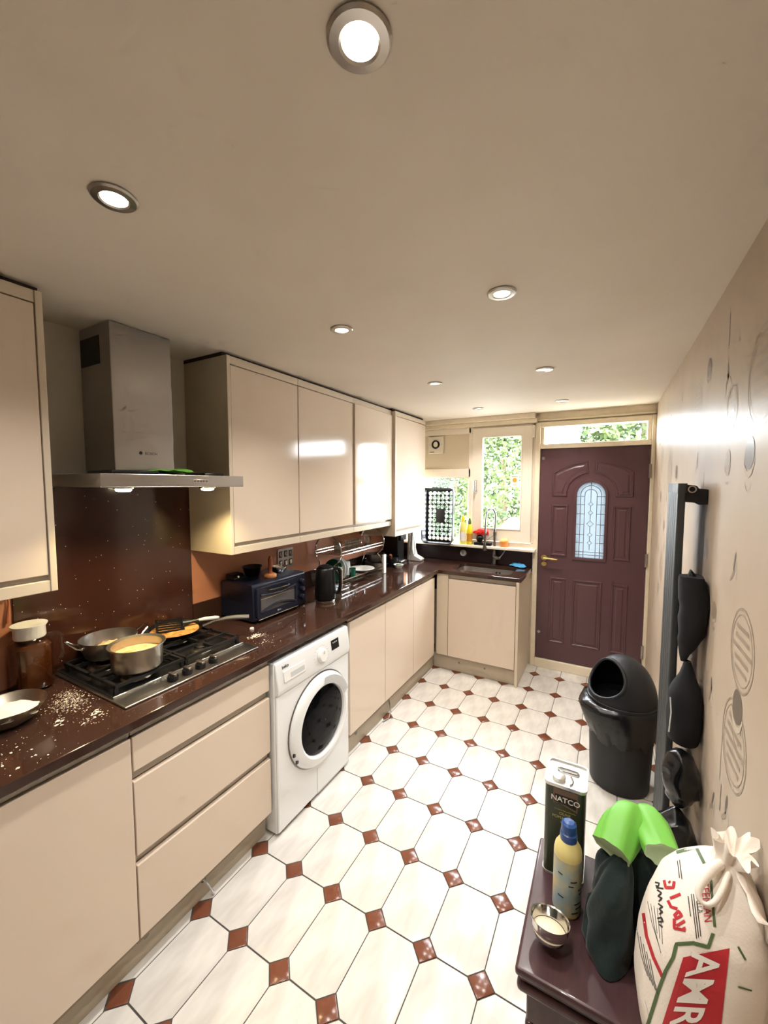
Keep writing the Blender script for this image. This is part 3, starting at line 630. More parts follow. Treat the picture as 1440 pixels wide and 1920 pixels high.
dd = MB().lathe([(.240, .0), (.240, .012), (.232, .024), (.215, .032), (.190, .036), (.180, .030), (.176, .012), (.170, .006)], (WX, CY, CZ), 56, RX).build('door_ring', 'white', wm)
MB().lathe([(.246, -.001), (.246, .004), (.241, .005)], (WX, CY, CZ), 56, RX).build('ring_gap', 'steel_dk', dd)
MB().lathe([(.176, .010), (.172, .022), (.150, .030), (.10, .036), (.04, .038), (.001, .038)], (WX, CY, CZ), 48, RX).build('door_glass', 'gl', dd)
rb = MB(); 
for i in range(17):
    a = math.radians(20 + i * 4.4)
    rb.add([(WX + .037, CY + r * math.cos(a), CZ + r * math.sin(a)) for r in (.186, .226)], [])
rb.f = [(2 * i, 2 * i + 1, 2 * i + 3, 2 * i + 2) for i in range(16)]
rb.build('door_grip', 'greyp', dd, smooth=False)
for a in (-150, -162): MB().box(-.004, .004, -.006, .006, -.003, .012).xf(Matrix.Translation((WX + .022, CY + .238 * math.cos(math.radians(a)), CZ + .238 * math.sin(math.radians(a))))).build('hinge', 'black', dd)
B(WX, WX + .0012, 1.60, 1.895, .02, .024).box(WX, WX + .0012, 1.6, 1.603, .02, .165).build('kick_panel_gap', 'greyp', wm, smooth=False)
for x in (.08, .52):
    for y in (1.35, 1.86): MB().cyl((x, y, 0), (x, y, .013), .02, n=12).build('foot', 'black', wm)

# ---- ceiling downlights
def downlight(x, y, lb):
    t = thing('downlight', lb, 'downlight', (x, y, H), 'ceiling downlights')
    MB().lathe([(.046, H - .0005), (.047, H - .004), (.043, H - .0075), (.030, H - .0088), (.0265, H - .006), (.0255, H - .001)], (x, y, 0), 32).build('ring', 'nickel', t)
    MB().lathe([(.0255, H - .0018), (.018, H - .003), (.001, H - .0034)], (x, y, 0), 24).build('lens', 'bulb', t)
    l = bpy.data.lights.new('downlight_lamp', 'SPOT'); l.energy = SPOT_W; l.color = (1, .95, .89); l.spot_size = 2.25; l.spot_blend = .8; l.shadow_soft_size = .03
    o = bpy.data.objects.new('downlight_lamp', l); COL.objects.link(o); o.location = (x, y, H - .012)
RN = ['nearest the camera', 'second from the camera', 'third from the camera', 'nearest the far wall']
for i, y in enumerate((.52, 1.387, 2.393, 3.346)):
    downlight(.90, y, 'lit round ceiling downlight on the cupboard side, ' + RN[i]); downlight(1.545, y, 'lit round ceiling downlight on the wallpaper side, ' + RN[i])

# ================================================================== things on the worktop
def Rz(a): return Matrix.Rotation(a, 4, 'Z')
def at(x, y, z, a=0): return Matrix.Translation((x, y, z)) @ Rz(a)
GT = ZC + .0505            # top of the pan supports
# pot on the front left burner
x, y = .295, .855
t = thing('cooking_pot', 'aluminium pot with flared rim on the front left burner', 'pot', (x, y, GT))
MB().lathe([(.002, GT), (.078, GT), (.086, GT + .008), (.089, GT + .05), (.089, GT + .088), (.100, GT + .094), (.099, GT + .097), (.086, GT + .091), (.085, GT + .05), (.08, GT + .012), (.002, GT + .010)], (x, y, 0), 40).build('pot_body', 'alu', t)
MB().lathe([(.084, GT + .060), (.05, GT + .063), (.002, GT + .062)], (x, y, 0), 30, cap1=True).jit(.002, 60).build('food', 'curry', t)
# karahi with two wire handles
x, y = .075, .862
t = thing('two_handled_pan', 'steel two handled pan with food on the back left burner', 'pan', (x, y, GT))
MB().lathe([(.002, GT), (.07, GT), (.082, GT + .008), (.094, GT + .045), (.102, GT + .078), (.104, GT + .079), (.104, GT + .076), (.096, GT + .042), (.083, GT + .012), (.002, GT + .006)], (x, y, 0), 40).build('pan_body', 'steel', t)
MB().ell((x + .005, y + .005, GT + .026), (.074, .074, .022), 26, 10).jit(.010, 60, 3).build('food', 'curry', t)
for s in (-1, 1):
    d = Vector((.22, .975, 0)) * s; pdir = Vector((-d.y, d.x, 0)); c = Vector((x, y, GT + .06))
    MB().tube([c + d * .097 + pdir * .035, c + d * .112 + pdir * .036 + Vector((0, 0, .004)), c + d * .138 + pdir * .028 + Vector((0, 0, .026)), c + d * .146 + Vector((0, 0, .034)), c + d * .138 - pdir * .028 + Vector((0, 0, .026)), c + d * .112 - pdir * .036 + Vector((0, 0, .004)), c + d * .097 - pdir * .035], .0035, 8).build('handle', 'chrome', t)
    for q in (-1, 1): MB().ell(c + d * .098 + pdir * .033 * q, (.006, .006, .006), 10, 6).build('rivet', 'chrome', t)
# frying pan, flatbread, turner
x, y = .085, 1.145
t = thing('frying_pan', 'black shallow frying pan with steel handle on the back right burner', 'frying pan', (x, y, GT))
MB().lathe([(.002, GT), (.095, GT), (.112, GT + .008), (.128, GT + .024), (.130, GT + .0245), (.127, GT + .022), (.109, GT + .007), (.002, GT + .004)], (x, y, 0), 44).build('pan_body', 'pan', t)
h0 = Vector((x + .088, y + .09, GT + .022)); h1 = Vector((.325, 1.385, 1.012))
MB().tube([h0, h0.lerp(h1, .25) + Vector((0, 0, .012)), h0.lerp(h1, .5) + Vector((0, 0, .014)), h0.lerp(h1, .75) + Vector((0, 0, .008)), h1], .008, 10, rs=[.007, .006, .011, .012, .010]).build('handle', 'steel', t)
tag(MB().lathe([(.001, GT + .009), (.10, GT + .010), (.108, GT + .013), (.104, GT + .019), (.06, GT + .021), (.001, GT + .022)], (x, y, 0), 40).jit(.005, 45, 1).build('flatbread', 'bread'), 'golden brown flatbread lying in the frying pan', 'flatbread')
t = thing('slotted_turner', 'black slotted turner with pale handle resting on the flatbread', 'turner', (x - .02, y - .02, GT + .03))
Mt = at(.075, 1.135, GT + .040, math.radians(64)) @ Matrix.Rotation(math.radians(4), 4, 'Y') @ Matrix.Rotation(math.radians(20), 4, 'X')
mb = MB(); bw = .050
for k in range(6): mb.box(-.062, .050, -bw + k * .0182, -bw + k * .0182 + .0095, -.0015, .0015)
mb.box(-.066, -.056, -bw, bw + .0005, -.0015, .0015).box(.040, .054, -bw, bw + .0005, -.0015, .0015)
mb.xf(Mt).build('slotted_blade', 'pan', t, smooth=False)
MB().tube([(.050, 0, 0), (.085, 0, .006), (.125, 0, .012)], .005, 8, rs=[.016, .008, .007]).xf(Mt).build('neck', 'pan', t)
MB().tube([(.12, 0, .012), (.15, 0, .014), (.20, 0, .014), (.215, 0, .013)], .008, 10, rs=[.007, .010, .010, .007]).xf(Mt).build('handle', 'greyp', t)
# jug
x, y = .022, .622
t = thing('glass_jug', 'square glass jug of dark amber liquid with white lid', 'jug', (x, y, ZC))
def sq(r, z, n=32, p=5.0):
    out = []
    for i in range(n):
        a = 2 * PI * i / n; c, s = math.cos(a), math.sin(a); k = r / (abs(c) ** p + abs(s) ** p) ** (1 / p); out.append(Vector((x + k * c, y + k * s, z)))
    return out
MB().rings([sq(.053, ZC + .002), sq(.056, ZC + .008), sq(.056, ZC + .17), sq(.050, ZC + .187, p=3), sq(.043, ZC + .195, p=2), sq(.043, ZC + .205, p=2)], True, True, False).build('jug_body', 'jugglass', t)
MB().rings([sq(.051, ZC + .008), sq(.0525, ZC + .012), sq(.0525, ZC + .165), sq(.047, ZC + .176, p=3)], True, True, True).build('liquid', 'tea', t)
lid = MB().lathe([(.046, ZC + .196), (.048, ZC + .200), (.047, ZC + .232), (.054, ZC + .243), (.054, ZC + .246), (.045, ZC + .243), (.001, ZC + .236)], (x, y, 0), 32, cap0=True).build('lid', 'whitep', t)
MB().tube([(x + .03, y + .035, ZC + .197), (x + .055, y + .062, ZC + .203), (x + .064, y + .073, ZC + .19), (x + .064, y + .073, ZC + .12), (x + .058, y + .066, ZC + .105)], .009, 10).build('handle', 'jugglass', t)
tag(MB().tube([(XW + .010, .585, 1.30), (XW + .012, .588, 1.23), (XW + .012, .580, 1.16)], .003, 6, rs=[.002, .003, .006]).build('hanging_string', 'brownwood'), 'short brown string hanging on the terracotta wall behind the jug', 'string')
# bowl of flour
x, y = .225, .487
t = thing('flour_bowl', 'dented metal bowl of flour at the left end of the worktop', 'bowl', (x, y, ZC))
MB().lathe([(.002, ZC), (.05, ZC), (.075, ZC + .015), (.098, ZC + .058), (.100, ZC + .060), (.096, ZC + .058), (.072, ZC + .018), (.05, ZC + .005), (.002, ZC + .005)], (x, y, 0), 40).jit(.003, 14, 4).build('bowl_body', 'alu', t)
MB().lathe([(.083, ZC + .033), (.06, ZC + .04), (.03, ZC + .048), (.002, ZC + .05)], (x, y, 0), 30, cap1=True).jit(.014, 28, 1).build('flour', 'flour', t)
# loose flour on the worktop
rng = random.Random(3); mb = MB()
def spot(cx, cy, s, n, mn=.0006, mx=.0028):
    for _ in range(n):
        px_, py_ = rng.gauss(cx, s[0]), rng.gauss(cy, s[1])
        if px_ > .555 or px_ < 0 or (px_ < .48 and .705 < py_ < 1.305): continue
        r = rng.uniform(mn, mx) * rng.random(); n_ = 5; a0 = rng.random() * 6
        mb.add([(px_ + r * math.cos(a0 + 2 * PI * i / n_) * rng.uniform(.5, 1.5), py_ + r * math.sin(a0 + 2 * PI * i / n_) * rng.uniform(.5, 1.5), ZC + .0006 + rng.random() * .0006) for i in range(n_)], [tuple(range(n_))])
spot(.27, .64, (.038, .030), 900); spot(.20, .665, (.03, .02), 350); spot(.44, .61, (.02, .012), 80); spot(.37, .57, (.015, .01), 14, .002, .008); spot(.42, .655, (.02, .012), 40, .002, .006)
spot(.40, .42, (.06, .03), 45, .001, .005); spot(.5, .42, (.03, .03), 25, .002, .007); spot(.33, .5, (.08, .08), 60)
spot(.35, 1.40, (.012, .02), 90, .002, .007); spot(.40, 1.42, (.03, .04), 40); spot(.50, 1.05, (.02, .2), 40); spot(.35, 1.8, (.08, .3), 60); spot(.40, 2.6, (.08, .4), 80); spot(.45, 1.35, (.02, .03), 20, .002, .006)
for k in range(9):
    a = rng.uniform(-.3, .9); cx, cy = .365 + rng.gauss(0, .018), 1.41 + rng.gauss(0, .02); l = rng.uniform(.01, .03)
    mb.add([(cx - l * math.sin(a), cy - l * math.cos(a), ZC + .001), (cx + l * math.sin(a), cy + l * math.cos(a), ZC + .001), (cx + l * math.sin(a) + .002, cy + l * math.cos(a) + .001, ZC + .002), (cx - l * math.sin(a) + .002, cy - l * math.cos(a) + .001, ZC + .002)], [(0, 1, 2, 3)])
o = mb.build('spilled_flour', 'flourlay', smooth=False, norm=False); tag(o, 'loose white flour spilled across the brown worktop', 'flour', kind='stuff')
tag(MB().lathe([(.011, ZC + .0003), (.011, ZC + .009), (.009, ZC + .011), (.001, ZC + .011)], (.265, 1.455, 0), 18).build('bottle_cap', 'whitep'), 'small white bottle cap in front of the toaster oven', 'cap')

# toaster oven
TX, TY0, TY1, TZ0, TZ1 = .238, 1.505, 1.930, ZC + .014, 1.128
t = thing('toaster_oven', 'navy blue mini oven with glass door on the worktop', 'mini oven', (.1, 1.72, ZC))
MB().prism([(-.036, TZ0), (TX - .016, TZ0), (TX - .010, TZ0 + .01), (TX - .016, TZ1 - .012), (TX - .03, TZ1), (-.025, TZ1), (-.036, TZ1 - .012)], TY0, TY1, MY).build('oven_body', 'navy', t, bevel=.005)
mb = MB()
for k in range(7): mb.box(.02, .14, TY0 - .0012, TY0, TZ1 - .05 - k * .009, TZ1 - .046 - k * .009)
mb.build('side_vents', 'black', t, smooth=False)
dy0, dy1 = TY0 + .018, TY1 - .088
do = MB().hole(rrect(dy0, dy1, TZ0 + .012, TZ1 - .022, .008, 3), rrect(dy0 + .026, dy1 - .02, TZ0 + .045, TZ1 - .065, .012, 4), TX - .014, TX, MX).build('oven_door', 'navy', t, bevel=.002)
MB().prism(rrect(dy0 + .024, dy1 - .018, TZ0 + .043, TZ1 - .063, .012, 4), TX - .010, TX - .005, MX).build('door_glass', mat('oven_glass', (96, 92, 92), .08, coat=.3), do)
MB().tube([(TX - .006, dy0 + .03, TZ0 + .115), (TX - .006, dy1 - .025, TZ0 + .115)], .0015, 5).build('oven_rack', 'chrome', do)
for sgn, zb, dz in ((1, TZ0 + .044, .028), (-1, TZ1 - .062, -.012)):
    ym = (dy0 + dy1) / 2; MB().tube([(TX + .001, dy0 + .022 + (dy1 - dy0 - .04) * i / 10, zb + dz * math.sin(PI * i / 10)) for i in range(11)], .006, 8).build('door_moulding', 'navy', do)
MB().tube([(TX, ym - .075, TZ1 - .048), (TX + .022, ym - .06, TZ1 - .042), (TX + .026, ym, TZ1 - .042), (TX + .022, ym + .06, TZ1 - .042), (TX, ym + .075, TZ1 - .048)], .007, 8).build('door_handle', 'black', do)
MB().tube([(TX + .031, ym - .012, TZ1 - .038), (TX + .031, ym + .045, TZ1 - .038)], .0045, 6).build('handle_strip', 'chrome', do)
MB().tube([(TX + .001, dy0 + .005, TZ0 + .008), (TX + .001, dy1 + .005, TZ0 + .008)], .003, 6).build('bottom_strip', 'chrome', t)
MB().prism(arc(ym - .006, TZ0 + .027, .005, 0, 2 * PI, 12)[:-1], TX + .0002, TX + .0009, MX).prism([(ym + .001, TZ0 + .024), (ym + .018, TZ0 + .025), (ym + .018, TZ0 + .028), (ym + .001, TZ0 + .029)], TX + .0002, TX + .0009, MX).build('maker_badge', 'greyp', do, smooth=False)
for z in (TZ1 - .055, TZ1 - .10, TZ1 - .15):
    k = MB().cyl((TX - .014, TY1 - .042, z), (TX + .012, TY1 - .042, z), .017, .015, 18).build('knob', 'navy', t, bevel=.002)
    MB().cyl((TX + .012, TY1 - .042, z), (TX + .014, TY1 - .042, z), .009, n=14).build('knob_ring', 'chrome' if z < TZ1 - .09 and z > TZ1 - .12 else 'navy', k)
for xx in (.0, .2):
    for yy in (TY0 + .04, TY1 - .04): MB().cyl((xx, yy, ZC), (xx, yy, TZ0), .012, n=10).build('foot', 'black', t)
zt = TZ1 + .0008
t = thing('black_bowl', 'black flared bowl standing on the mini oven', 'bowl', (.045, 1.665, zt))
MB().lathe([(.002, zt), (.036, zt), (.042, zt + .006), (.052, zt + .050), (.060, zt + .058), (.058, zt + .060), (.049, zt + .052), (.038, zt + .01), (.002, zt + .006)], (.045, 1.665, 0), 32).build('bowl_body', 'black', t)
t = thing('wooden_masher', 'wooden masher with round base standing on the mini oven', 'masher', (.158, 1.70, zt))
MB().lathe([(.002, zt), (.034, zt), (.036, zt + .006), (.036, zt + .014), (.032, zt + .02), (.012, zt + .021)], (.158, 1.70, 0), 28, cap1=True).build('masher_base', 'lightwood', t)
MB().lathe([(.011, zt + .021), (.0105, zt + .05), (.012, zt + .08), (.013, zt + .105), (.008, zt + .122), (.001, zt + .125)], (.158, 1.70, 0), 16).build('handle', 'brownwood', t)
t = thing('small_steel_bowl', 'small shiny steel bowl on the mini oven right of the masher', 'bowl', (.115, 1.815, zt))
MB().lathe([(.002, zt), (.03, zt), (.044, zt + .018), (.047, zt + .038), (.049, zt + .040), (.046, zt + .039), (.042, zt + .018), (.002, zt + .005)], (.115, 1.815, 0), 28).build('bowl_body', 'chrome', t)
MB().ell((.105, 1.805, zt + .028), (.028, .028, .008), 14, 6).jit(.006, 60, 2).build('food', 'batter', t)
t = thing('black_gadget', 'low black gadget box at the back left of the mini oven', 'gadget', (.02, 1.575, zt))
MB().prism([(-.02, zt), (.05, zt), (.05, zt + .012), (.03, zt + .028), (-.02, zt + .03)], 1.53, 1.61, MY).build('gadget_body', 'black', t, bevel=.003)
MB().cyl((.045, 1.555, zt + .016), (.056, 1.555, zt + .018), .006, n=12).build('button', 'chrome', t)
# socket plate
t = thing('socket_plate', 'brushed steel switch plate with six switches on the terracotta wall', 'switch plate', (XW, 2.045, 1.10))
B(XW + .002, XW + .010, 1.972, 2.120, 1.10, 1.235).build('plate', 'steel', t, bevel=.002)
for r in range(2):
    for c in range(3):
        yc, zc = 1.997 + c * .048, 1.135 + r * .062
        s_ = B(XW + .010, XW + .012, yc - .014, yc + .014, zc - .021, zc + .021).build('switch_frame', 'rad_d', t, smooth=False)
        B(XW + .012, XW + .016, yc - .010, yc + .010, zc - .016, zc + .016).build('rocker', 'chrome', s_, bevel=.002)
# kettle
x, y = .290, 2.050
t = thing('electric_kettle', 'black electric kettle with chrome handle edge beside the mini oven', 'kettle', (x, y, ZC))
MB().lathe([(.002, ZC), (.062, ZC), (.064, ZC + .004), (.064, ZC + .016), (.060, ZC + .020), (.002, ZC + .020)], (x, y, 0), 36).build('base_ring', 'chrome', t)
MB().lathe([(.058, ZC + .021), (.067, ZC + .026), (.068, ZC + .07), (.064, ZC + .16), (.060, ZC + .215), (.052, ZC + .226), (.002, ZC + .228)], (x, y, 0), 40, cap0=True).build('kettle_body', 'black', t)
MB().lathe([(.045, ZC + .228), (.045, ZC + .234), (.04, ZC + .237), (.002, ZC + .238)], (x, y, 0), 28).build('lid', 'black', t)
hp = [(.052, .215), (.085, .222), (.098, .205), (.098, .14), (.094, .08), (.084, .06), (.068, .055)]
hdx, hdy = .88, .47
MB().tube([(x + r * hdx, y + r * hdy, ZC + z) for r, z in hp], .011, 10, rs=[.012, .013, .012, .011, .011, .010, .008]).build('handle', 'black', t)
MB().tube([(x + (r + .010) * hdx, y + (r + .010) * hdy, ZC + z) for r, z in ((.085, .226), (.098, .207), (.098, .14), (.094, .078))], .008, 8).build('handle_strip', 'chrome', t)
MB().lathe([(.0655, ZC + .045), (.070, ZC + .045), (.070, ZC + .06), (.0655, ZC + .06)], (x, y, 0), 36).build('water_gauge_band', 'black', t)
# salt shaker between
t = thing('spice_jar', 'small clear spice jar with steel top behind the kettle', 'jar', (.10, 2.03, ZC))
MB().lathe([(.002, ZC), (.024, ZC), (.024, ZC + .09), (.018, ZC + .1)], (.10, 2.03, 0), 20).build('jar_body', 'cupglass', t)
MB().lathe([(.019, ZC + .1), (.020, ZC + .12), (.012, ZC + .13), (.002, ZC + .132)], (.10, 2.03, 0), 20).build('lid', 'chrome', t)

# dish rack
t = thing('dish_rack', 'two tier chrome wire dish rack on the worktop', 'dish rack', (.09, 2.65, ZC))
DY0, DY1, DX = 2.33, 2.955, .10
for yy in (DY0, DY1):
    pts = [(DX + .118 * math.cos(a), yy, 1.185 + .118 * math.sin(a)) for a in [math.radians(-62 + i * 15.2) for i in range(20)]]
    MB().tube([(DX + .11, yy, ZC + .006), (DX + .118, yy, ZC + .05), (DX + .085, yy, ZC + .13)] + pts + [(DX - .085, yy, ZC + .13), (DX - .118, yy, ZC + .05), (DX - .11, yy, ZC + .006)], .0055, 8).build('end_hoop', 'chrome', t)
for zz, hw in ((1.182, .112), (1.160, .112), (.972, .112), (.945, .115)):
    for s in (-1, 1): MB().tube([(DX + s * hw, DY0, zz), (DX + s * hw, DY1, zz)], .0035, 6).build('side_rail', 'chrome', t)
for zz in (1.158, .943):
    mb = MB()
    for k in range(24): yy = DY0 + .02 + k * (DY1 - DY0 - .04) / 23; mb.tube([(DX - .112, yy, zz), (DX + .112, yy, zz)], .0016, 5)
    for xx in (-.05, .0, .05): mb.tube([(DX + xx, DY0, zz - .002), (DX + xx, DY1, zz - .002)], .0016, 5)
    mb.build('wire_shelf', 'chrome', t)
B(DX + .108, DX + .125, DY1 - .012, DY1 + .03, ZC + .001, 1.075).build('cutlery_holder_post', 'whitep', t, bevel=.004)
zs1, zs2 = 1.1605, .9455
GL = ['first glass tumbler on the top tier of the dish rack', 'second glass tumbler on the top tier of the dish rack', 'third glass tumbler on the top tier of the dish rack', 'last glass tumbler on the top tier of the dish rack']
for k, yy in enumerate((2.42, 2.52, 2.66, 2.80)):
    MBt = MB().lathe([(.026, zs1 + .001), (.032, zs1 + .085), (.030, zs1 + .085), (.024, zs1 + .006), (.001, zs1 + .006)], (DX + (.05 if k % 2 else .02), yy, 0), 20, cap0=True)
    tag(MBt.build('glass_tumbler', 'cupglass'), GL[k], 'tumbler', 'tumblers in the dish rack')
RXM = Matrix.Rotation(math.radians(82), 4, 'X')
for k, (yy, r, mm, lb) in enumerate(((2.385, .085, 'greenglass', 'green glass plate standing nearest in the dish rack'), (2.42, .088, 'whitep', 'white plate standing in the dish rack behind the green one'), (2.455, .085, 'greyp', 'pale grey plate standing in the dish rack'), (2.50, .08, 'cupglass', 'clear glass plate standing in the dish rack'))):
    tag(MB().lathe([(.001, 0), (r * .6, 0), (r, .012), (r, .015), (r * .58, .004), (.001, .004)], (DX + .015, yy, zs2 + r + .003), 32, RXM).build('dinner_plate', mm), lb, 'plate', 'plates in the dish rack')
tag(MB().lathe([(.002, zs2 + .001), (.024, zs2 + .001), (.026, zs2 + .06), (.026, zs2 + .075), (.024, zs2 + .075), (.022, zs2 + .006), (.002, zs2 + .006)], (DX + .05, 2.575, 0), 20).build('green_beaker', 'greenglass'), 'small green glass beaker on the lower tier', 'beaker')
tag(MB().lathe([(.002, zs2 + .001), (.05, zs2 + .001), (.085, zs2 + .025), (.105, zs2 + .030), (.104, zs2 + .033), (.08, zs2 + .029), (.05, zs2 + .006), (.002, zs2 + .006)], (DX + .0, 2.79, 0), 32).build('serving_dish', 'whitep'), 'wide white serving dish on the lower tier', 'dish')
t = thing('white_mug', 'white plastic mug upside down at the back of the dish rack', 'mug', (DX - .06, 2.64, zs2))
MB().lathe([(.042, zs2 + .001), (.034, zs2 + .105), (.002, zs2 + .107)], (DX - .06, 2.64, 0), 24).build('mug_body', 'whitep', t)
# stacked steel pans beyond the rack
for k, (zz, r, h, lb) in enumerate(((ZC + .0005, .092, .07, 'wide steel pan at the bottom of the stack past the dish rack'), (ZC + .075, .08, .07, 'smaller dark steel pan stacked on the wide pan'))):
    t = thing('stacked_pan', lb, 'pan', (.06, 3.08, zz), 'stacked pans')
    MB().lathe([(.002, zz), (r * .92, zz), (r, zz + .01), (r, zz + h - .004), (r * 1.06, zz + h), (r * .97, zz + h - .003), (r * .95, zz + .01), (.002, zz + .005)], (.06, 3.08, 0), 32).build('pan_body', 'steel_dk' if k else 'steel', t)
    MB().tube([(.06 + r, 3.05, zz + h * .75), (.06 + r + .025, 3.06, zz + h * .8), (.06 + r + .025, 3.10, zz + h * .8), (.06 + r, 3.11, zz + h * .75)], .005, 8).build('handle', 'black', t)
t = thing('saucepan', 'black saucepan with brown wooden handle on the worktop', 'saucepan', (.11, 3.30, ZC))
MB().lathe([(.002, ZC + .0005), (.062, ZC + .0005), (.068, ZC + .008), (.070, ZC + .085), (.072, ZC + .088), (.068, ZC + .086), (.064, ZC + .01), (.002, ZC + .006)], (.11, 3.30, 0), 30).build('pan_body', 'black', t)
MB().tube([(.14, 3.235, ZC + .075), (.165, 3.18, ZC + .095), (.21, 3.09, ZC + .135), (.222, 3.065, ZC + .145)], .012, 10, rs=[.007, .011, .013, .010]).build('handle', 'brownwood', t)
tag(MB().lathe([(.002, ZC + .0005), (.03, ZC + .0005), (.046, ZC + .03), (.045, ZC + .032), (.028, ZC + .005), (.002, ZC + .005)], (.215, 3.235, 0), 24).build('pickle_bowl', 'whitep'), 'little white bowl beside the black saucepan', 'bowl')
tag(MB().ell((.215, 3.235, ZC + .026), (.026, .026, .010), 12, 6).jit(.008, 50, 5).build('herb_bunch', 'sgreen'), 'green herbs heaped in the little white bowl', 'herbs')
t = thing('coffee_machine', 'tall black appliance in the corner under the low wall cupboard', 'appliance', (.04, 3.46, ZC))
B(-.04, .12, 3.40, 3.54, ZC + .0005, 1.20).build('appliance_body', 'black', t, bevel=.008)
B(.12, .15, 3.41, 3.53, 1.13, 1.19).build('appliance_head', 'black', t, bevel=.006)
B(.12, .155, 3.41, 3.53, ZC + .0005, ZC + .02).build('drip_tray', 'steel', t, bevel=.003)
tag(MB().cyl((.215, 3.47, ZC + .0005), (.215, 3.47, ZC + .006), .03, n=24).cyl((.215, 3.47, ZC + .006), (.215, 3.47, 1.20), .006, n=10).ell((.215, 3.47, 1.205), (.010, .010, .010), 10, 6).build('kitchen_roll_stand', 'chrome'), 'thin upright chrome pole stand before the black appliance', 'stand')
t = thing('white_stand', 'white plastic stand with flared foot near the window', 'stand', (.17, 3.64, ZC))
MB().prism([(.125, ZC + .0008), (.27, ZC + .0008), (.275, ZC + .02), (.20, ZC + .055), (.18, ZC + .12), (.185, 1.20), (.13, 1.20)], 3.60, 3.69, MY).build('stand_body', 'whitep', t, bevel=.004)
MB().tube([(.19, 3.6, 1.18), (.205, 3.595, 1.08), (.215, 3.59, 1.0), (.20, 3.59, ZC + .05)], .003, 6).build('cord', 'greyp', t)

# ------------------------------------------------------------------ sink, tap and things at the window
t = thing('kitchen_sink', 'stainless steel undermounted sink bowl below the window', 'sink', ((SK[0] + SK[1]) / 2, (SK[2] + SK[3]) / 2, .75))
def rr_(d, z, r=.07): return [Vector((px_, py_, z)) for px_, py_ in rrect(SK[0] + d, SK[1] - d, SK[2] + d, SK[3] - d, r, 6)]
MB().rings([rr_(-.010, .8775), rr_(.0005, .8775), rr_(.004, .86), rr_(.008, .78), rr_(.025, .757, .06), rr_(.12, .753, .03)], True, False, True).build('sink_bowl', 'steel', t)
MB().lathe([(.04, .7545), (.035, .757), (.002, .756)], (.92, 3.59, 0), 22).build('drain', 'chrome', t)
mb = MB()
for k in (0, 1): mb.cyl((.98 + k * .03, SK[3] - .0065, .845), (.98 + k * .03, SK[3] - .0105, .845), .009, n=12)
mb.build('overflow', 'rad_d', t)
t = thing('kitchen_tap', 'tall chrome spring neck tap behind the sink', 'tap', (.945, 3.80, ZC))
MB().lathe([(.027, ZC + .0005), (.027, ZC + .008), (.020, ZC + .012), (.018, ZC + .05), (.018, ZC + .13), (.012, ZC + .14)], (.945, 3.80, 0), 22, cap1=True).build('tap_base', 'tapm', t)
MB().tube([(.945, 3.795, ZC + .085), (.975, 3.775, ZC + .07), (1.005, 3.755, ZC + .075)], .013, 10, rs=[.018, .020, .014]).build('valve', 'tapm', t)
MB().tube([(1.0, 3.757, ZC + .075), (1.03, 3.745, ZC + .11), (1.058, 3.735, ZC + .155)], .005, 8).build('lever', 'tapm', t)
MB().cyl((.945, 3.80, ZC + .13), (.945, 3.80, 1.22), .010, n=14).cyl((.945, 3.80, 1.19), (.945, 3.80, 1.225), .014, n=14).build('riser', 'tapm', t)
neck = [(.945, 3.80, 1.22), (.948, 3.80, 1.32)] + [(.912 + .038 * math.cos(a), 3.80 - .05 * (1 - math.cos(a)) / 2, 1.37 + .075 * math.sin(a)) for a in [PI * i / 10 for i in range(11)]] + [(.870, 3.745, 1.28), (.868, 3.745, 1.16)]
MB().tube(neck, .006, 8).build('hose', 'rad_d', t)
spv = [Vector(p) for p in neck]; dense = []
for a, b in zip(spv, spv[1:]):
    n_ = max(2, int((b - a).length / .0012)); dense += [a.lerp(b, i / n_) for i in range(n_)]
co = []
for i, p in enumerate(dense):
    d = (dense[min(i + 1, len(dense) - 1)] - dense[max(i - 1, 0)]).normalized(); a = Vector((0, 1, 0)); a = (a - d * a.dot(d)).normalized(); b = d.cross(a); ph = i * .9
    co.append(p + (a * math.cos(ph) + b * math.sin(ph)) * .0095)
MB().tube(co, .0022, 4).build('spring', 'tapm', t)
MB().lathe([(.010, 1.16), (.013, 1.15), (.014, 1.10), (.021, 1.05), (.020, 1.048), (.002, 1.048)], (.868, 3.745, 0), 20, cap0=True).build('spray_head', 'tapm', t)
MB().tube([(.945, 3.80, 1.20), (.91, 3.775, 1.17), (.882, 3.755, 1.145)], .004, 8).build('spray_holder', 'tapm', t)
tag(MB().lathe([(.07, .0), (.062, .008), (.045, .018), (.02, .024), (.001, .025)], (0, 0, 0), 24).xf(Matrix.Diagonal((1.2, .6, 1, 1))).jit(.012, 40, 6).xf(at(1.165, 3.795, ZC + .013, -.3)).build('blue_cloth', 'bluec'), 'crumpled blue cloth on the worktop right of the tap', 'cloth')
t = thing('suction_timer', 'round white dial stuck on the dark upstand left of the tap', 'dial', (.63, L - .015, .99))
MB().cyl((.63, L - .0145, .992), (.63, L - .028, .992), .034, .030, 24).build('dial_case', 'greyp', t, bevel=.003)
MB().box(.627, .633, L - .031, L - .028, .98, 1.005).build('dial_hand', 'rad_d', t)
MB().tube([(.645, L - .02, 1.02), (.66, L - .02, 1.04), (.652, L - .03, 1.062)], .003, 6).build('hook', 'rad_d', t)
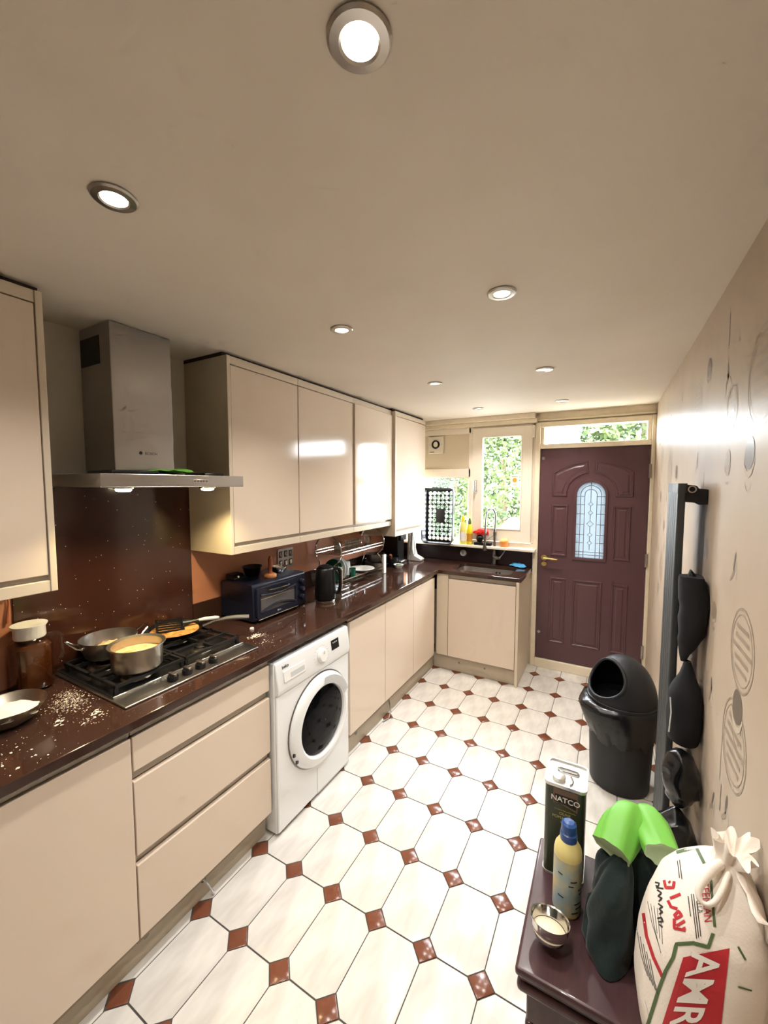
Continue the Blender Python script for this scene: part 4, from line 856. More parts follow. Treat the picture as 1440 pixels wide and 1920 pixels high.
# extractor fan
t = thing('window_fan', 'small square white extractor fan on the beige window panel', 'fan', (.318, L + .02, 1.985))
B(.236, .402, L + .0, L + .0195, 1.985, 2.160).build('fan_case', 'upvc', t, bevel=.006)
MB().lathe([(.028, 0), (.028, .006), (.043, .006), (.043, 0)], (.318, L, 2.078), 32, Matrix.Rotation(PI / 2, 4, 'X')).build('grille_ring', 'rad_d', t)
MB().cyl((.318, L + .001, 2.078), (.318, L - .008, 2.078), .026, n=24).build('fan_hub', 'upvc', t, bevel=.003)
for s in (-1, 1): MB().cyl((.318 + s * .066, L + .001, 2.078), (.318 + s * .066, L - .002, 2.078), .005, n=10).build('screw', 'greyp', t)
MB().box(.255, .30, L - .0008, L, 2.0, 2.006).build('print_line', 'rad_d', t)
# sill things
ZS = 1.0885
def bottle(name, x, y, h, r, body, cap, lb, capn='cap'):
    t = thing(name, lb, 'bottle', (x, y, ZS), 'bottles on the window board')
    MB().lathe([(.002, ZS), (r * .9, ZS), (r, ZS + .006), (r, ZS + h * .5), (r * .78, ZS + h * .68), (r * .45, ZS + h * .78)], (x, y, 0), 22, cap1=True).build('bottle_body', body, t)
    MB().lathe([(r * .5, ZS + h * .78), (r * .55, ZS + h * .8), (r * .5, ZS + h * .9), (r * .25, ZS + h), (.001, ZS + h)], (x, y, 0), 18, cap0=True).build(capn, cap, t)
    MB().lathe([(r * 1.008, ZS + h * .12), (r * 1.008, ZS + h * .42)], (x, y, 0), 22).build('label_wrap', 'offwhite' if body != 'yellow' else 'amber', t)
bottle('dish_soap_bottle', .632, L - .055, .285, .033, 'yellowp', 'yellow', 'tall pale washing-up liquid bottle on the window board')
bottle('dish_soap_bottle', .700, L - .05, .255, .030, 'yellow', 'sgreen', 'yellow bottle with green cap on the window board')
t = thing('sink_caddy', 'small black caddy on the window board', 'caddy', (.83, L - .055, ZS))
B(.750, .915, L - .07, L - .014, ZS + .0003, ZS + .028).build('caddy_tray', 'black', t, bevel=.005)
MB().ell((.800, L - .042, ZS + .062), (.033, .027, .035), 18, 10).build('scrubber_knob', 'black', t)
tag(MB().ell((.815, L - .045, ZS + .125), (.076, .028, .026), 22, 10).jit(.020, 40, 8).build('red_scourer', 'redc'), 'ragged red scouring cloth on top of the black caddy', 'scourer')
t = thing('orange_tub', 'small orange tub at the right end of the window board', 'tub', (1.035, L - .055, ZS))
MB().lathe([(.002, ZS), (.034, ZS), (.040, ZS + .05), (.042, ZS + .052), (.038, ZS + .05), (.002, ZS + .03)], (1.035, L - .055, 0), 22).build('tub_body', 'orange', t)
MB().ell((1.035, L - .055, ZS + .058), (.034, .03, .022), 16, 8).jit(.008, 50, 9).build('sponge', 'yellowp', t)
# perforated black crate leaning in the window
t = thing('plastic_crate', 'black plastic crate with cut-out pattern standing up in the window', 'crate', (.39, 3.79, 1.09))
Mc = Matrix.Translation((.395, 3.765, 1.095)) @ Matrix.Rotation(math.radians(-2), 4, 'X')
def cl(x0, x1, y0, y1, z0, z1): return MB().box(x0, x1, y0, y1, z0, z1)
cw, ch = .145, .525
mb = MB().hole(rrect(-cw, cw, 0, ch, .03, 4), rrect(-cw + .014, cw - .014, .014, ch - .014, .02, 4), .030, .036, MY).xf(Mc); mb.build('base_border', 'black', t, smooth=False)
def ell_hole_cell(mb, x0, x1, z0, z1):
    cx, cz = (x0 + x1) / 2, (z0 + z1) / 2; r = min(x1 - x0, z1 - z0) * .455
    mb.hole([(x0, z0), (x1, z0), (x1, z1), (x0, z1)], arc(cx, cz, r, 0, 2 * PI, 12)[:-1], .030, .0345, MY)
mb = MB(); nx, nz = 6, 11; sx, sz = (2 * cw - .028) / nx, (ch - .028) / nz
for a in range(nx):
    for b in range(nz):
        x0_, z0_ = -cw + .014 + a * sx, .014 + b * sz
        if 2 <= a <= 3 and 4 <= b <= 6: continue
        ell_hole_cell(mb, x0_, x0_ + sx, z0_, z0_ + sz)
mb.xf(Mc).build('perforated_base', 'black', t, smooth=False)['kind'] = 'stuff'
cl(-cw + .014 + 2 * sx, -cw + .014 + 4 * sx, .028, .035, .014 + 4 * sz, .014 + 7 * sz).xf(Mc).build('centre_plate', 'black', t, smooth=False)
def side(pts0, pts1):
    n = len(pts0); mb = MB()
    mb.rings([[Vector((x_, .034, z_)) for x_, z_ in pts0], [Vector((x_, -.055, z_)) for x_, z_ in pts1], [Vector((x_ * 1.02, -.057, (z_ - ch / 2) * 1.01 + ch / 2)) for x_, z_ in pts1], [Vector((x_ * 1.02, .034, (z_ - ch / 2) * 1.01 + ch / 2)) for x_, z_ in pts0]], True, False, False)
    return mb
side(rrect(-cw, cw, 0, ch, .03, 4), rrect(-cw - .016, cw + .012, -.006, ch + .012, .04, 4)).xf(Mc).build('side_wall', 'black', t)
MB().tube([(x_, -.057, z_) for x_, z_ in rrect(-cw - .018, cw + .014, -.008, ch + .014, .04, 4)], .006, 6, True).xf(Mc).build('rim', 'black', t)
for z_ in (-.010, ch + .016): cl(-.05, .05, -.052, -.02, z_ - .004, z_ + .004).xf(Mc).build('handle', 'greyp', t, bevel=.002)

# ================================================================== right-hand side
# vertical radiator
t = thing('wall_radiator', 'tall anthracite vertical radiator standing off the wallpapered wall', 'radiator', (2.11, 1.93, .10))
RY0, RY1, RXf, RXb = 1.785, 2.06, 2.094, 2.118
n_ = 5; wv = (RY1 - RY0) / n_
for k in range(n_): MB().prism(rrect(RXf, RXb, RY0 + k * wv + .001, RY0 + (k + 1) * wv - .001, .006, 3), .13, 1.64).build('radiator_tube', 'rad', t)
for z in (.10, 1.64): MB().prism(rrect(RXf - .001, RXb + .004, RY0 - .002, RY1 + .002, .008, 3), z, z + .036).build('header', 'rad', t)
MB().prism([(RXb, 1.608), (2.150, 1.606), (2.158, 1.600), (2.184, 1.600), (2.184, 1.655), (2.158, 1.657), (2.150, 1.668), (RXb, 1.672)], 1.80, 1.842, MY).build('bracket', 'rad_d', t, bevel=.003)
for bz, by in ((1.61, 2.0), (.25, 1.82)): MB().box(RXb, 2.184, by, by + .03, bz, bz + .04).build('bracket', 'rad_d', t, bevel=.003)
MB().cyl((2.135, 1.800, 1.655), (2.135, 1.785, 1.655), .014, n=18).build('air_valve', 'rad_d', t, bevel=.002)
MB().lathe([(.009, 0), (.013, 0), (.013, .004), (.009, .004)], (2.135, 1.785, 1.655), 18, Matrix.Rotation(PI / 2, 4, 'X')).build('valve_ring', 'nickel', t)
MB().tube([(2.13, 1.80, .10), (2.13, 1.80, .06), (2.13, 1.80, .0)], .008, 8).build('pipe', 'chrome', t)
# bags hung and stuffed between radiator and wall
def blob(c, r, seed, amp, sc, nu=24, nv=16, squash=None):
    mb = MB().ell(c, r, nu, nv).jit(amp, sc, seed)
    for i, p in enumerate(mb.v): mb.v[i] = Vector((min(p.x, W - .002), p.y, max(p.z, .003)))
    return mb
t = thing('black_bag', 'soft black bag hooked behind the radiator, uppermost of the dark bags', 'bag', (2.14, 1.72, 1.07))
mb = MB(); R_ = []
for k in range(13):
    s = k / 12; z = 1.352 - s * .30; hw = (.006 + .040 * math.sin(PI * min(1, s * .72 + .25)) ** .8) * (1 if s < .85 else (1.35 - s) * 2); cx = 2.138 + .014 * math.sin(s * 4)
    R_.append([Vector((cx + hw * math.cos(2 * PI * i / 20), 1.725 + hw * 1.25 * math.sin(2 * PI * i / 20), z)) for i in range(20)])
mb.rings(R_).jit(.007, 22, 3)
for i, p in enumerate(mb.v): mb.v[i].x = min(p.x, W - .003)
mb.build('bag_body', 'bagcloth', t)
MB().tube([(2.125, 1.72, 1.34), (2.135, 1.73, 1.372), (2.155, 1.745, 1.345)], .005, 8).build('strap', mat('dark_green_strap', (40, 58, 50), .7), t)
t = thing('black_bag', 'folded black bag with white cord, second of the dark bags', 'bag', (2.14, 1.72, .78))
mb = MB(); R_ = []
for k in range(13):
    s = k / 12; z = 1.055 - s * .29; hw = .010 + .042 * min(1, s * 2.2) - .012 * max(0, s - .85) * 6
    R_.append([Vector((2.138 + hw * math.cos(2 * PI * i / 20), 1.715 + hw * 1.2 * math.sin(2 * PI * i / 20), z)) for i in range(20)])
mb.rings(R_).jit(.006, 18, 9)
for i, p in enumerate(mb.v): mb.v[i].x = min(p.x, W - .003)
mb.build('bag_body', 'bagcloth', t)
MB().tube([(2.088, 1.67, .93), (2.092, 1.665, .88), (2.088, 1.66, .81)], .0022, 6).build('cord', 'greyp', t)
for k, (c, r, sd, lb) in enumerate((((2.128, 1.66, .655), (.052, .062, .105), 1, 'shiny crumpled bin bag between radiator and wall, on top of the heap'),
                                    ((2.118, 1.64, .445), (.060, .07, .098), 2, 'shiny crumpled bin bag in the middle of the heap behind the radiator'),
                                    ((2.085, 1.61, .170), (.088, .11, .166), 3, 'large crumpled bin bag on the floor at the foot of the radiator'))):
    tag(blob(c, r, sd * 3.3, .016, 22, 36, 28).build('bin_bag', 'bag', ang=60), lb, 'bin bag', 'black bin bags behind the radiator')

# kitchen bin
bx_, by_ = 1.978, 2.535
t = thing('kitchen_bin', 'black round kitchen bin with open domed lid and liner', 'bin', (bx_, by_, 0))
MB().lathe([(.002, .003), (.140, .003), (.146, .012), (.158, .30), (.165, .47), (.168, .475), (.164, .478)], (bx_, by_, 0), 48).build('bin_body', 'blackm', t)
# dome with an opening facing the room
RB, HD, z0 = .168, .235, .49
nu, nv = 72, 30; dv = []; df = []
od = Vector((-.62, -.52, .60)).normalized(); oc = Vector((-.085, -.072, .118))
def dome(a, k): 
    s = math.sin(k * PI / 2); c = math.cos(k * PI / 2); return Vector((RB * c * math.cos(a), RB * c * math.sin(a), HD * s ** 1.05))
ra = od.orthogonal().normalized(); ra = (Vector((-od.y, od.x, 0))).normalized(); rb_ = od.cross(ra)
def inside(p): 
    q = p - oc; return (q.dot(ra) / .112) ** 2 + (q.dot(rb_) / .104) ** 2 < 1 and q.dot(od) > -.03
idx = {}
mb = MB()
for kk in range(nv + 1):
    for i in range(nu): mb.v.append(dome(2 * PI * i / nu, min(kk / nv, .985)) + Vector((bx_, by_, z0)))
for kk in range(nv):
    for i in range(nu):
        j = (i + 1) % nu; q = (kk * nu + i, kk * nu + j, (kk + 1) * nu + j, (kk + 1) * nu + i)
        c = sum((mb.v[w] for w in q), Vector()) / 4 - Vector((bx_, by_, z0))
        if not inside(c): mb.f.append(q)
mb.f.append(tuple(range(nv * nu, (nv + 1) * nu)))
lidp = mb.build('lid', 'blackm', t, ang=50)
sm = lidp.modifiers.new('solid', 'SOLIDIFY'); sm.thickness = .004; sm.offset = -1
# rim of the opening lying on the dome
tree_ = BVHTree.FromPolygons([dome(2 * PI * i / nu, min(kk / nv, .985)) for kk in range(nv + 1) for i in range(nu)], [(kk * nu + i, kk * nu + (i + 1) % nu, (kk + 1) * nu + (i + 1) % nu, (kk + 1) * nu + i) for kk in range(nv) for i in range(nu)])
rim = []
for i in range(48):
    a = 2 * PI * i / 48; p = oc + ra * .114 * math.cos(a) + rb_ * .106 * math.sin(a) + od * .3
    h = tree_.ray_cast(p, -od)
    if h[0] is None: h = tree_.find_nearest(p - od * .3)
    rim.append(h[0] + h[1].normalized() * 0 + Vector((bx_, by_, z0)))
MB().tube(rim, .0085, 8, True).build('opening_rim', 'blackm', lidp)
MB().lathe([(.168, .478), (.173, .480), (.173, .492), (.167, .495)], (bx_, by_, 0), 48).build('lid_collar', 'blackm', t)
MB().lathe([(.150, .455), (.001, .445)], (bx_, by_, 0), 30).build('rubbish', 'dark_in', t)
MB().tube([(bx_ - .05, by_ - .03, .463), (bx_ - .02, by_ - .045, .475), (bx_ + .02, by_ - .03, .47)], .012, 8).build('peel', 'spray_y', t)
rng = random.Random(5); R_ = []
prof = [(.170, .479), (.182, .470), (.186, .44), (.180, .40), (.174, .36), (.1725, .335)]
for k, (r, z) in enumerate(prof):
    ring = []
    for i in range(72):
        a = 2 * PI * i / 72; fl = max(0, math.cos(a - math.radians(205))) ** 3
        w_ = noise.noise(Vector((math.cos(a) * 4, math.sin(a) * 4, k * .5 + 3))) + .5 * noise.noise(Vector((math.cos(a) * 11, math.sin(a) * 11, k * .9)))
        rr = r + (.008 * w_ if k else 0) * (1 if k < 5 else .5) + fl * (.0, .028, .036, .022, .01, .004)[k]
        zz = z + (.035 * w_ if k > 2 else .004 * w_) - (.05 * max(0, math.cos(a + 1.57)) if k > 2 else 0)
        rr = max(rr, .172)
        ring.append(Vector((bx_ + rr * math.cos(a), by_ + rr * math.sin(a), zz)))
    R_.append(ring)
MB().rings(R_, True, False, False).build('liner', 'bag', t, ang=70)

# low mahogany table
TZ = .47
TX0, TYn, TYf, TX1 = 1.712, .962, 1.392, 2.178
t = thing('side_table', 'low dark mahogany table against the wallpapered wall', 'table', (1.94, 1.16, 0))
MB().box(TX0, TX1, TYn, TYf, TZ - .022, TZ).build('table_top', 'wood', t, bevel=.008, seg=3)
MB().box(TX0 + .010, TX1 - .01, TYn + .010, TYf - .01, TZ - .040, TZ - .0225).build('moulding', 'wood', t, bevel=.007, seg=3)
MB().box(TX0 + .004, TX1 - .004, TYn + .004, TYf - .004, TZ - .066, TZ - .0405).build('moulding', 'wood', t, bevel=.010, seg=3)
MB().box(TX0 + .026, TX1 - .02, TYn + .026, TYf - .026, TZ - .16, TZ - .0665).build('apron', 'wood', t, bevel=.004)
for xx in (TX0 + .05, TX1 - .05):
    for yy in (TYn + .05, TYf - .05): MB().box(xx - .026, xx + .026, yy - .026, yy + .026, 0, TZ - .161).build('leg', 'wood', t, bevel=.004)
Z1 = TZ + .0006
# olive oil tin
tx0, tx1, ty0, ty1, th = 1.736, 1.848, 1.266, 1.386, .290
t = thing('oil_tin', 'tall dark green olive oil tin with bright metal top', 'oil tin', ((tx0 + tx1) / 2, 1.30, Z1))
MB().prism(rrect(tx0, tx1, ty0, ty1, .014, 4), Z1 + .004, Z1 + th).build('tin_body', 'tin', t, ang=25)
MB().prism(rrect(tx0 - .002, tx1 + .002, ty0 - .002, ty1 + .002, .015, 4), Z1, Z1 + .006).build('bottom_rim', 'tintop', t)
tp_ = MB().hole(rrect(tx0 - .003, tx1 + .003, ty0 - .003, ty1 + .003, .016, 4), rrect(tx0 + .002, tx1 - .002, ty0 + .002, ty1 - .002, .012, 4), Z1 + th - .004, Z1 + th + .006).prism(rrect(tx0 + .001, tx1 - .001, ty0 + .001, ty1 - .001, .012, 4), Z1 + th - .002, Z1 + th + .001).build('tin_top', 'tintop', t, ang=25)
zz = Z1 + th + .001
MB().tube([(px_, py_, zz + .003) for px_, py_ in rrect(1.765, 1.826, 1.335, 1.350, .0072, 4)], .0025, 6, True).build('carry_handle', 'chrome', tp_)
MB().lathe([(.019, zz), (.019, zz + .010), (.016, zz + .012), (.001, zz + .012)], (1.772, 1.300, 0), 24).build('screw_cap', 'tintop', tp_)
MB().tube([(1.79 + .022 * math.cos(a), 1.300 + .026 * math.sin(a), zz + .002) for a in [-.9 + i * .2 for i in range(10)]], .002, 6).build('cap_pull', 'chrome', tp_)
yf = ty0 - .0006
lbx0, lbx1, lbz1 = tx0 + .024, tx1 - .020, Z1 + th - .008
MB().prism([(lbx0, lbz1 - .048), (lbx0 + .02, lbz1 - .0455), ((lbx0 + lbx1) / 2, lbz1 - .050), (lbx1, lbz1 - .060), (lbx1, lbz1), (lbx0, lbz1)], yf, yf + .0004, MY).build('label_badge', 'bronze', t, smooth=False)
MB().prism([(lbx0 + .004, lbz1 - .043), ((lbx0 + lbx1) / 2, lbz1 - .045), (lbx1 - .004, lbz1 - .052), (lbx1 - .004, lbz1 - .018), (lbx0 + .004, lbz1 - .018)], yf - .0003, yf, MY).build('name_field', 'rad_d', t, smooth=False)
MB().text('NATCO', .0225, lambda a, b, c: ((lbx0 + lbx1) / 2 + a, yf - .0006, lbz1 - .039 + b), 'CENTER', bold=.0004).build('brand_name', 'offwhite', t, smooth=False)
cxm = (lbx0 + lbx1) / 2
MB().text('OLIVE', .012, lambda a, b, c: (cxm + a, yf - .0004, lbz1 - .080 + b), 'CENTER').text('POMACE OIL', .012, lambda a, b, c: (cxm + a, yf - .0004, lbz1 - .093 + b), 'CENTER').text('Blend', .010, lambda a, b, c: (cxm + a, yf - .0004, lbz1 - .106 + b), 'CENTER').box(cxm - .03, cxm + .03, yf - .0004, yf, lbz1 - .0655, lbz1 - .0648).build('gold_lettering', 'gold', t, smooth=False)
# spray bottle
x, y = 1.811, 1.180
t = thing('spray_bottle', 'pale yellow bottle with blue label and blue cap', 'bottle', (x, y, Z1))
r = .0365
MB().lathe([(.002, Z1), (r * .92, Z1), (r, Z1 + 0.0067), (r, Z1 + 0.1721), (r * .93, Z1 + 0.1865), (r * .62, Z1 + 0.2065), (r * .52, Z1 + 0.2109)], (x, y, 0), 36, cap1=True).build('bottle_body', 'spray_y', t)
MB().lathe([(r * 1.01, Z1 + 0.0089), (r * 1.01, Z1 + 0.1643)], (x, y, 0), 36).build('label_wrap', 'spray_l', t)
mb = MB()
for i in range(9):
    a0 = -2.2 + rng.random() * 1.7; z_ = Z1 + .02 + i * .013; w_ = .010 + rng.random() * .012
    for s_ in range(3): 
        a, b = a0 + s_ * w_ / r / 3, a0 + (s_ + 1) * w_ / r / 3
        mb.add([(x + r * 1.025 * math.cos(a), y + r * 1.025 * math.sin(a), z_), (x + r * 1.025 * math.cos(b), y + r * 1.025 * math.sin(b), z_), (x + r * 1.025 * math.cos(b), y + r * 1.025 * math.sin(b), z_ + .004), (x + r * 1.025 * math.cos(a), y + r * 1.025 * math.sin(a), z_ + .004)], [(0, 1, 2, 3)])
mb.build('label_print', 'ink', t, smooth=False)
MB().lathe([(r * .60, Z1 + 0.2065), (r * .62, Z1 + 0.2109), (r * .60, Z1 + 0.2276), (r * .52, Z1 + 0.2298), (r * .55, Z1 + 0.2331), (r * .52, Z1 + 0.2531), (r * .36, Z1 + 0.2586), (.001, Z1 + 0.2597)], (x, y, 0), 28, cap0=True).build('cap', 'bluecap', t)
# steel bowl of batter
x, y = 1.780, 1.052
t = thing('batter_bowl', 'small tilted steel bowl with pale batter at the table edge', 'bowl', (x, y, Z1))
Mb = Matrix.Translation((x, y, Z1 + .013)) @ Matrix.Rotation(math.radians(-14), 4, 'X')
MB().lathe([(.002, 0), (.022, .001), (.036, .012), (.045, .035), (.0475, .052), (.049, .054), (.046, .052), (.043, .035), (.034, .014), (.002, .005)], (0, 0, 0), 36).xf(Mb).build('bowl_body', 'chrome', t)
MB().lathe([(.0405, .027), (.03, .030), (.012, .031), (.001, .031)], (0, 0, 0), 30).xf(Mb @ Matrix.Rotation(math.radians(5), 4, 'X')).build('batter', 'batter', t)
# dark green cloth heaped on the table
t = thing('dark_towel', 'dark green towel draped in a tall heap behind the rice sack', 'towel', (1.94, 1.20, Z1))
R_ = []; na = 72; tc_ = Vector((1.945, 1.190)); lumps = ((1.916, 1.138, .053, .088), (1.965, 1.225, .088, .062))
def raydist(a):
    best = 0
    for cx, cy, rx, ry in lumps:
        for k in range(1, 60):
            q = tc_ + Vector((math.cos(a), math.sin(a))) * (k * .0025)
            if ((q.x - cx) / rx) ** 2 + ((q.y - cy) / ry) ** 2 <= 1: best = max(best, k * .0025)
    return max(best, .03)
RD = [raydist(2 * PI * i / na) for i in range(na)]; RD = [(RD[i - 2] + 2 * RD[i - 1] + 3 * RD[i] + 2 * RD[(i + 1) % na] + RD[(i + 2) % na]) / 9 for i in range(na)]
for k in range(22):
    s = k / 21; z = Z1 + .002 + s * .225; ring = []
    for i in range(na):
        a = 2 * PI * i / na; sh_ = (1.04 - .12 * s) * math.sqrt(max(.002, 1 - max(0, (s - .62) / .38) ** 2.2))
        fold = .010 * noise.noise(Vector((math.cos(a) * 2.2, math.sin(a) * 2.2, s * 2.6 + 4))) + .006 * math.sin(a * 6 + 5 * s + 2 * math.sin(s * 6)) + .004 * math.sin(a * 13 - s * 9)
        near_ = max(0, math.cos(a + PI / 2)) * s * .035
        rr = max(.002, RD[i] * sh_ + fold * min(1, sh_ * 1.5) - near_)
        ring.append(Vector((tc_.x + .01 * s + rr * math.cos(a), tc_.y + .012 * s + rr * math.sin(a), z)))
    R_.append(ring)
MB().rings(R_).build('towel_body', 'dkgreen', t, ang=80)
MB().tube([(1.885, 1.205, Z1 + .03), (1.876, 1.155, Z1 + .026), (1.872, 1.12, Z1 + .022), (1.885, 1.09, Z1 + .015)], .02, 10, rs=[.024, .022, .020, .012]).jit(.006, 30, 2).build('towel_fold', 'dkgreen', t, ang=80)
# lime rubber gloves over the towel
def glove(lb, pts, rs, sd, flat=.72):
    t = thing('rubber_glove', lb, 'glove', pts[0], 'lime rubber gloves')
    pts = [Vector(p) for p in pts]; m = len(pts); n = 28; R_ = []
    for k in range(m):
        d = (pts[min(k + 1, m - 1)] - pts[max(k - 1, 0)]).normalized(); a = Vector((1, 0, 0)); a = (a - d * a.dot(d)).normalized(); b = d.cross(a); ring = []
        for i in range(n):
            an = 2 * PI * i / n; w_ = 1 + .11 * math.sin(3 * an + sd + k * .8) * (1 - k / m * .6) + .07 * math.sin(7 * an + sd * 2 + k)
            ring.append(pts[k] + (a * math.cos(an) + b * math.sin(an) * flat) * rs[k] * w_)
        R_.append(ring)
    inner = [[p.lerp(pts[m - 1], .06) - (pts[m - 1] - pts[m - 2]) * .02 for p in R_[-1]], [pts[m - 2].lerp(p, .9) for p in R_[-2]]]
    MB().rings(R_, True, True, False).build('glove_body', 'lime', t, ang=80, sub=1)
    ed = R_[-1]; dn = (pts[m - 1] - pts[m - 2]).normalized()
    MB().rings([[p for p in ed], [p.lerp(pts[m - 1], .07) for p in ed], [p.lerp(pts[m - 1], .12) - dn * .006 for p in ed], [pts[m - 1].lerp(p, .5) - dn * .010 for p in ed]], True, False, True).build('cuff_lining', 'limein', t, ang=80)
glove('lime green rubber glove cuff drooping left over the dark towel', [(1.990, 1.300, .735), (1.968, 1.276, .752), (1.948, 1.245, .742), (1.931, 1.203, .722), (1.916, 1.166, .704)], [.020, .042, .050, .050, .046], 1.0)
glove('lime green rubber glove cuff drooping right toward the rice sack', [(1.990, 1.320, .738), (2.002, 1.290, .750), (2.014, 1.250, .742), (2.021, 1.208, .738), (2.028, 1.170, .740)], [.020, .040, .046, .044, .041], 2.3)

# rice sack leaning on the wall
SC = Vector((2.075, 1.035, Z1))
t = thing('rice_sack', 'white woven rice sack with red print leaning on the wall', 'sack', tuple(SC))
prof = [(0, .086, .115), (.02, .100, .128), (.08, .109, .135), (.16, .110, .134), (.23, .106, .126), (.29, .094, .110), (.33, .076, .090), (.36, .054, .066), (.378, .036, .046), (.39, .026, .032), (.402, .024, .030), (.418, .030, .036), (.43, .034, .042)]
def sackp(a, h):
    for k in range(len(prof) - 1):
        if prof[k][0] <= h <= prof[k + 1][0] + 1e-9:
            u = (h - prof[k][0]) / (prof[k + 1][0] - prof[k][0]); rx = prof[k][1] + (prof[k + 1][1] - prof[k][1]) * u; ry = prof[k][2] + (prof[k + 1][2] - prof[k][2]) * u; break
    c, s = math.cos(a), math.sin(a); p = 2.6; kk = 1 / (abs(c) ** p + abs(s) ** p) ** (1 / p)
    lean = .055 * (h / .4) ** 2; ly = .04 * (h / .4) ** 1.5
    w_ = 1 + .05 * noise.noise(Vector((c * 1.8, s * 1.8, h * 9))) + (.06 * math.sin(a * 5 + h * 30) * max(0, (h - .25) / .18))
    v = SC + Vector((min(rx * kk * c * w_ + lean, W - .004 - SC.x), ry * kk * s * w_ + ly, h))
    return v
na, nh = 72, 46; R_ = [[sackp(2 * PI * i / na, .43 * k / nh) for i in range(na)] for k in range(nh + 1)]
ax_ = sum(R_[nh], Vector()) / na
for k in range(nh - 4, nh + 1):
    q_ = (k - nh + 5) / 5
    for i in range(na):
        a_ = 2 * PI * i / na; R_[k][i] = R_[k][i] + Vector((0, 0, q_ * (.012 * math.sin(2 * a_ + .6) + .007 * math.sin(5 * a_) + .004 * math.sin(11 * a_))))
        d_ = R_[k][i] - ax_; d_.z = 0; R_[k][i] = R_[k][i] + d_ * q_ * (.22 * math.sin(9 * a_ + 1) + .12 * math.sin(4 * a_))
        R_[k][i].x = min(R_[k][i].x, W - .004)
inn_ = [[p.lerp(ax_, .25) - Vector((0, 0, .010)) for p in R_[nh]], [p.lerp(ax_, .6) - Vector((0, 0, .028)) for p in R_[nh]], [p.lerp(ax_, .9) - Vector((0, 0, .040)) for p in R_[nh]]]
MB().rings(R_ + inn_, True, True, True).build('sack_body', 'sack', t, ang=70)
sv = [p for r in R_ for p in r]; sf = [(k * na + i, k * na + (i + 1) % na, (k + 1) * na + (i + 1) % na, (k + 1) * na + i) for k in range(nh) for i in range(na)]
SB = BVHTree.FromPolygons(sv, sf)
# plastic handle loop and torn flap at the neck
mb = MB(); pts = [(2.118, 1.055, .868), (2.090, 1.02, .862), (2.066, .985, .838), (2.064, .965, .818), (2.085, .955, .818), (2.108, .975, .838), (2.125, 1.03, .862)]
pts = [(2.118, 1.055, .868), (2.096, 1.03, .868), (2.072, 1.0, .850), (2.062, .985, .832), (2.070, .975, .822), (2.088, .978, .826), (2.106, 1.0, .846), (2.125, 1.04, .866)]
mb.tube(pts, .010, 8, rs=[.010, .011, .009, .007, .006, .006, .006, .007]).build('handle_loop', 'sack', t, ang=70, sub=2)
vs_ = []
for i in range(9):
    for j in range(7):
        u_, v_ = i / 8, j / 6
        p_ = Vector((2.128, 1.050, .868)).lerp(Vector((2.150, .955, .858)), u_) + (Vector((.030, -.004, -.045 - .04 * math.sin(PI * u_))) * v_) + Vector((.010 * math.sin(PI * v_), 0, .018 * math.sin(PI * v_ * .8)))
        p_ += noise.noise_vector(p_ * 30) * .008; p_.x = min(p_.x, W - .004); vs_.append(p_)
fl_ = MB().add(vs_, [(i * 7 + j, i * 7 + j + 1, (i + 1) * 7 + j + 1, (i + 1) * 7 + j) for i in range(8) for j in range(6)]).build('torn_flap', 'sack', t, ang=70)
fl_.modifiers.new('solid', 'SOLIDIFY').thickness = .0015
# print: laid onto the sack cloth
cq = cam.rotation_euler.to_matrix(); FPX = 751.33
def onsack(u, v, d=.0016):
    dr_ = (cq @ Vector(((u - 720) / FPX, -(v - 960) / FPX, -1))).normalized()
    h = SB.ray_cast(CAM, dr_)
    if h[0] is None:
        h = SB.find_nearest(CAM + dr_ * 1.45)
        return h[0] + (CAM - h[0]).normalized() * d
    return h[0] + (CAM - h[0]).normalized() * d
def ribbon(mb, pts, w, sub=8, taper=False):
    P = [Vector((a, b)) for a, b in pts]; Q = []
    for k in range(len(P) - 1): Q += [P[k].lerp(P[k + 1], i / sub) for i in range(sub)]
    Q.append(P[-1]); vs = []
    for k, p in enumerate(Q):
        d = (Q[min(k + 1, len(Q) - 1)] - Q[max(k - 1, 0)]).normalized(); n = Vector((-d.y, d.x)); ww = w * (.45 + .55 * math.sin(PI * k / (len(Q) - 1)) if taper else 1) / 2
        vs += [onsack(*(p + n * ww)), onsack(*(p - n * ww))]
    mb.add(vs, [(2 * i, 2 * i + 1, 2 * i + 3, 2 * i + 2) for i in range(len(Q) - 1)])
def fillq(mb, a, b, c, d, n=10, m=5, dd=.0016):      # a-b top edge, d-c bottom edge
    a, b, c, d = map(Vector, (a, b, c, d)); vs = []
    for i in range(n + 1):
        for j in range(m + 1): vs.append(onsack(*(a.lerp(d, i / n)).lerp(b.lerp(c, i / n), j / m), dd))
    mb.add(vs, [(i * (m + 1) + j, i * (m + 1) + j + 1, (i + 1) * (m + 1) + j + 1, (i + 1) * (m + 1) + j) for i in range(n) for j in range(m)])
pr = MB()
fillq(pr, (1281, 1795), (1368, 1778), (1352, 1925), (1240, 1925), 14, 10)
ribbon(pr, [(1206, 1712), (1212, 1755), (1225, 1795), (1242, 1832)], 6, 6)
for st_ in ([(1245, 1650), (1248, 1664), (1262, 1664), (1264, 1652)], [(1254, 1652), (1256, 1655)], [(1276, 1676), (1256, 1684)], [(1252, 1688), (1258, 1700), (1270, 1704)], [(1264, 1716), (1272, 1708), (1278, 1716), (1268, 1722), (1264, 1714)], [(1264, 1722), (1264, 1740), (1284, 1744), (1282, 1738)], [(1268, 1736), (1284, 1726)]): ribbon(pr, st_, 5.5, 4)
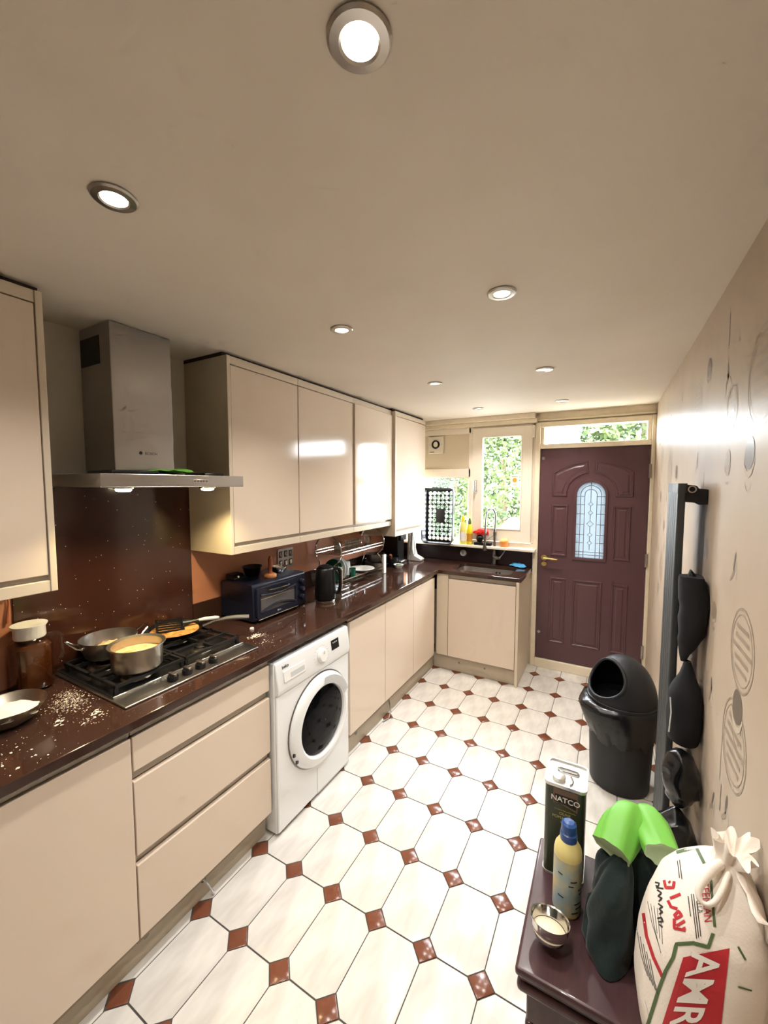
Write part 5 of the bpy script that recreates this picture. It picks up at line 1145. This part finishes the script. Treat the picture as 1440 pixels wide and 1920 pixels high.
def tdown(cu, cv, dirx, diry):       # text reading down the sack: reading direction (dirx, diry) in the print, letter tops to its left-hand normal turned right
    return lambda a, b, c: onsack(cu + a * dirx + b * diry, cv + a * diry - b * dirx, .0026)
pr.text('ZEEMIAN', 21, lambda a, b, c: onsack(1314 + a * .08 + b * 1.0, 1652 + a * .9 - b * .08, .0016), fine=4)
pr.build('red_print', 'red', t, smooth=False, norm=False)
MB().text('AMRAN', 84, lambda a, b, c: onsack(1300 - a * .26 + b * .95, 1786 + a * .80 + b * .05, .003), fine=6, bold=1.5).build('white_lettering', 'offwhite', t, smooth=False, norm=False)
gp = MB()
ribbon(gp, [(1268, 1598), (1305, 1588), (1320, 1618)], 6); ribbon(gp, [(1332, 1645), (1336, 1690), (1340, 1738)], 5); ribbon(gp, [(1337, 1750), (1328, 1776), (1300, 1768), (1268, 1770), (1262, 1795), (1248, 1820), (1235, 1855), (1214, 1922)], 7)
ribbon(gp, [(1186, 1870), (1198, 1905), (1206, 1922)], 2); ribbon(gp, [(1384, 1775), (1398, 1800)], 4); ribbon(gp, [(1384, 1850), (1410, 1858)], 3)
gp.build('green_print', 'sgreen', t, smooth=False, norm=False)
ik = MB()
ik.text('PER SELLA', 13, lambda a, b, c: onsack(1303 + a * .10 + b, 1660 + a * .9 - b * .1, .0016), fine=4)
for u0, v0, v1 in ((1270, 1614, 1646), (1274, 1612, 1648), (1296, 1676, 1760), (1300, 1676, 1758), (1290, 1680, 1718), (1306, 1690, 1756)): ribbon(ik, [(u0, v0), (u0 + (v1 - v0) * .12, v1)], 1.6, 6)
for st_ in ([(1228, 1654), (1236, 1656), (1234, 1662), (1229, 1660)], [(1230, 1664), (1244, 1666)], [(1232, 1668), (1240, 1674), (1234, 1680), (1241, 1684), (1235, 1690)], [(1234, 1694), (1242, 1700), (1236, 1704), (1242, 1710), (1236, 1714)], [(1232, 1722), (1240, 1720), (1243, 1728), (1234, 1728)], [(1236, 1733), (1242, 1738)]): ribbon(ik, st_, 3, 4)
for k in range(5): ribbon(ik, [(1214 + k * 6, 1690 + k * 4), (1222 + k * 5, 1730 + k * 10), (1236 + k * 3, 1775 + k * 12)][: 3 if k < 2 else 2], .9, 6)
for k in range(5): ribbon(ik, [(1194 + k * 6, 1742 + k * 14), (1202 + k * 6, 1790 + k * 12), (1214 + k * 5, 1830 + k * 9)], 1.2, 6)
ik.build('black_print', 'ink', t, smooth=False, norm=False)['kind'] = 'stuff'
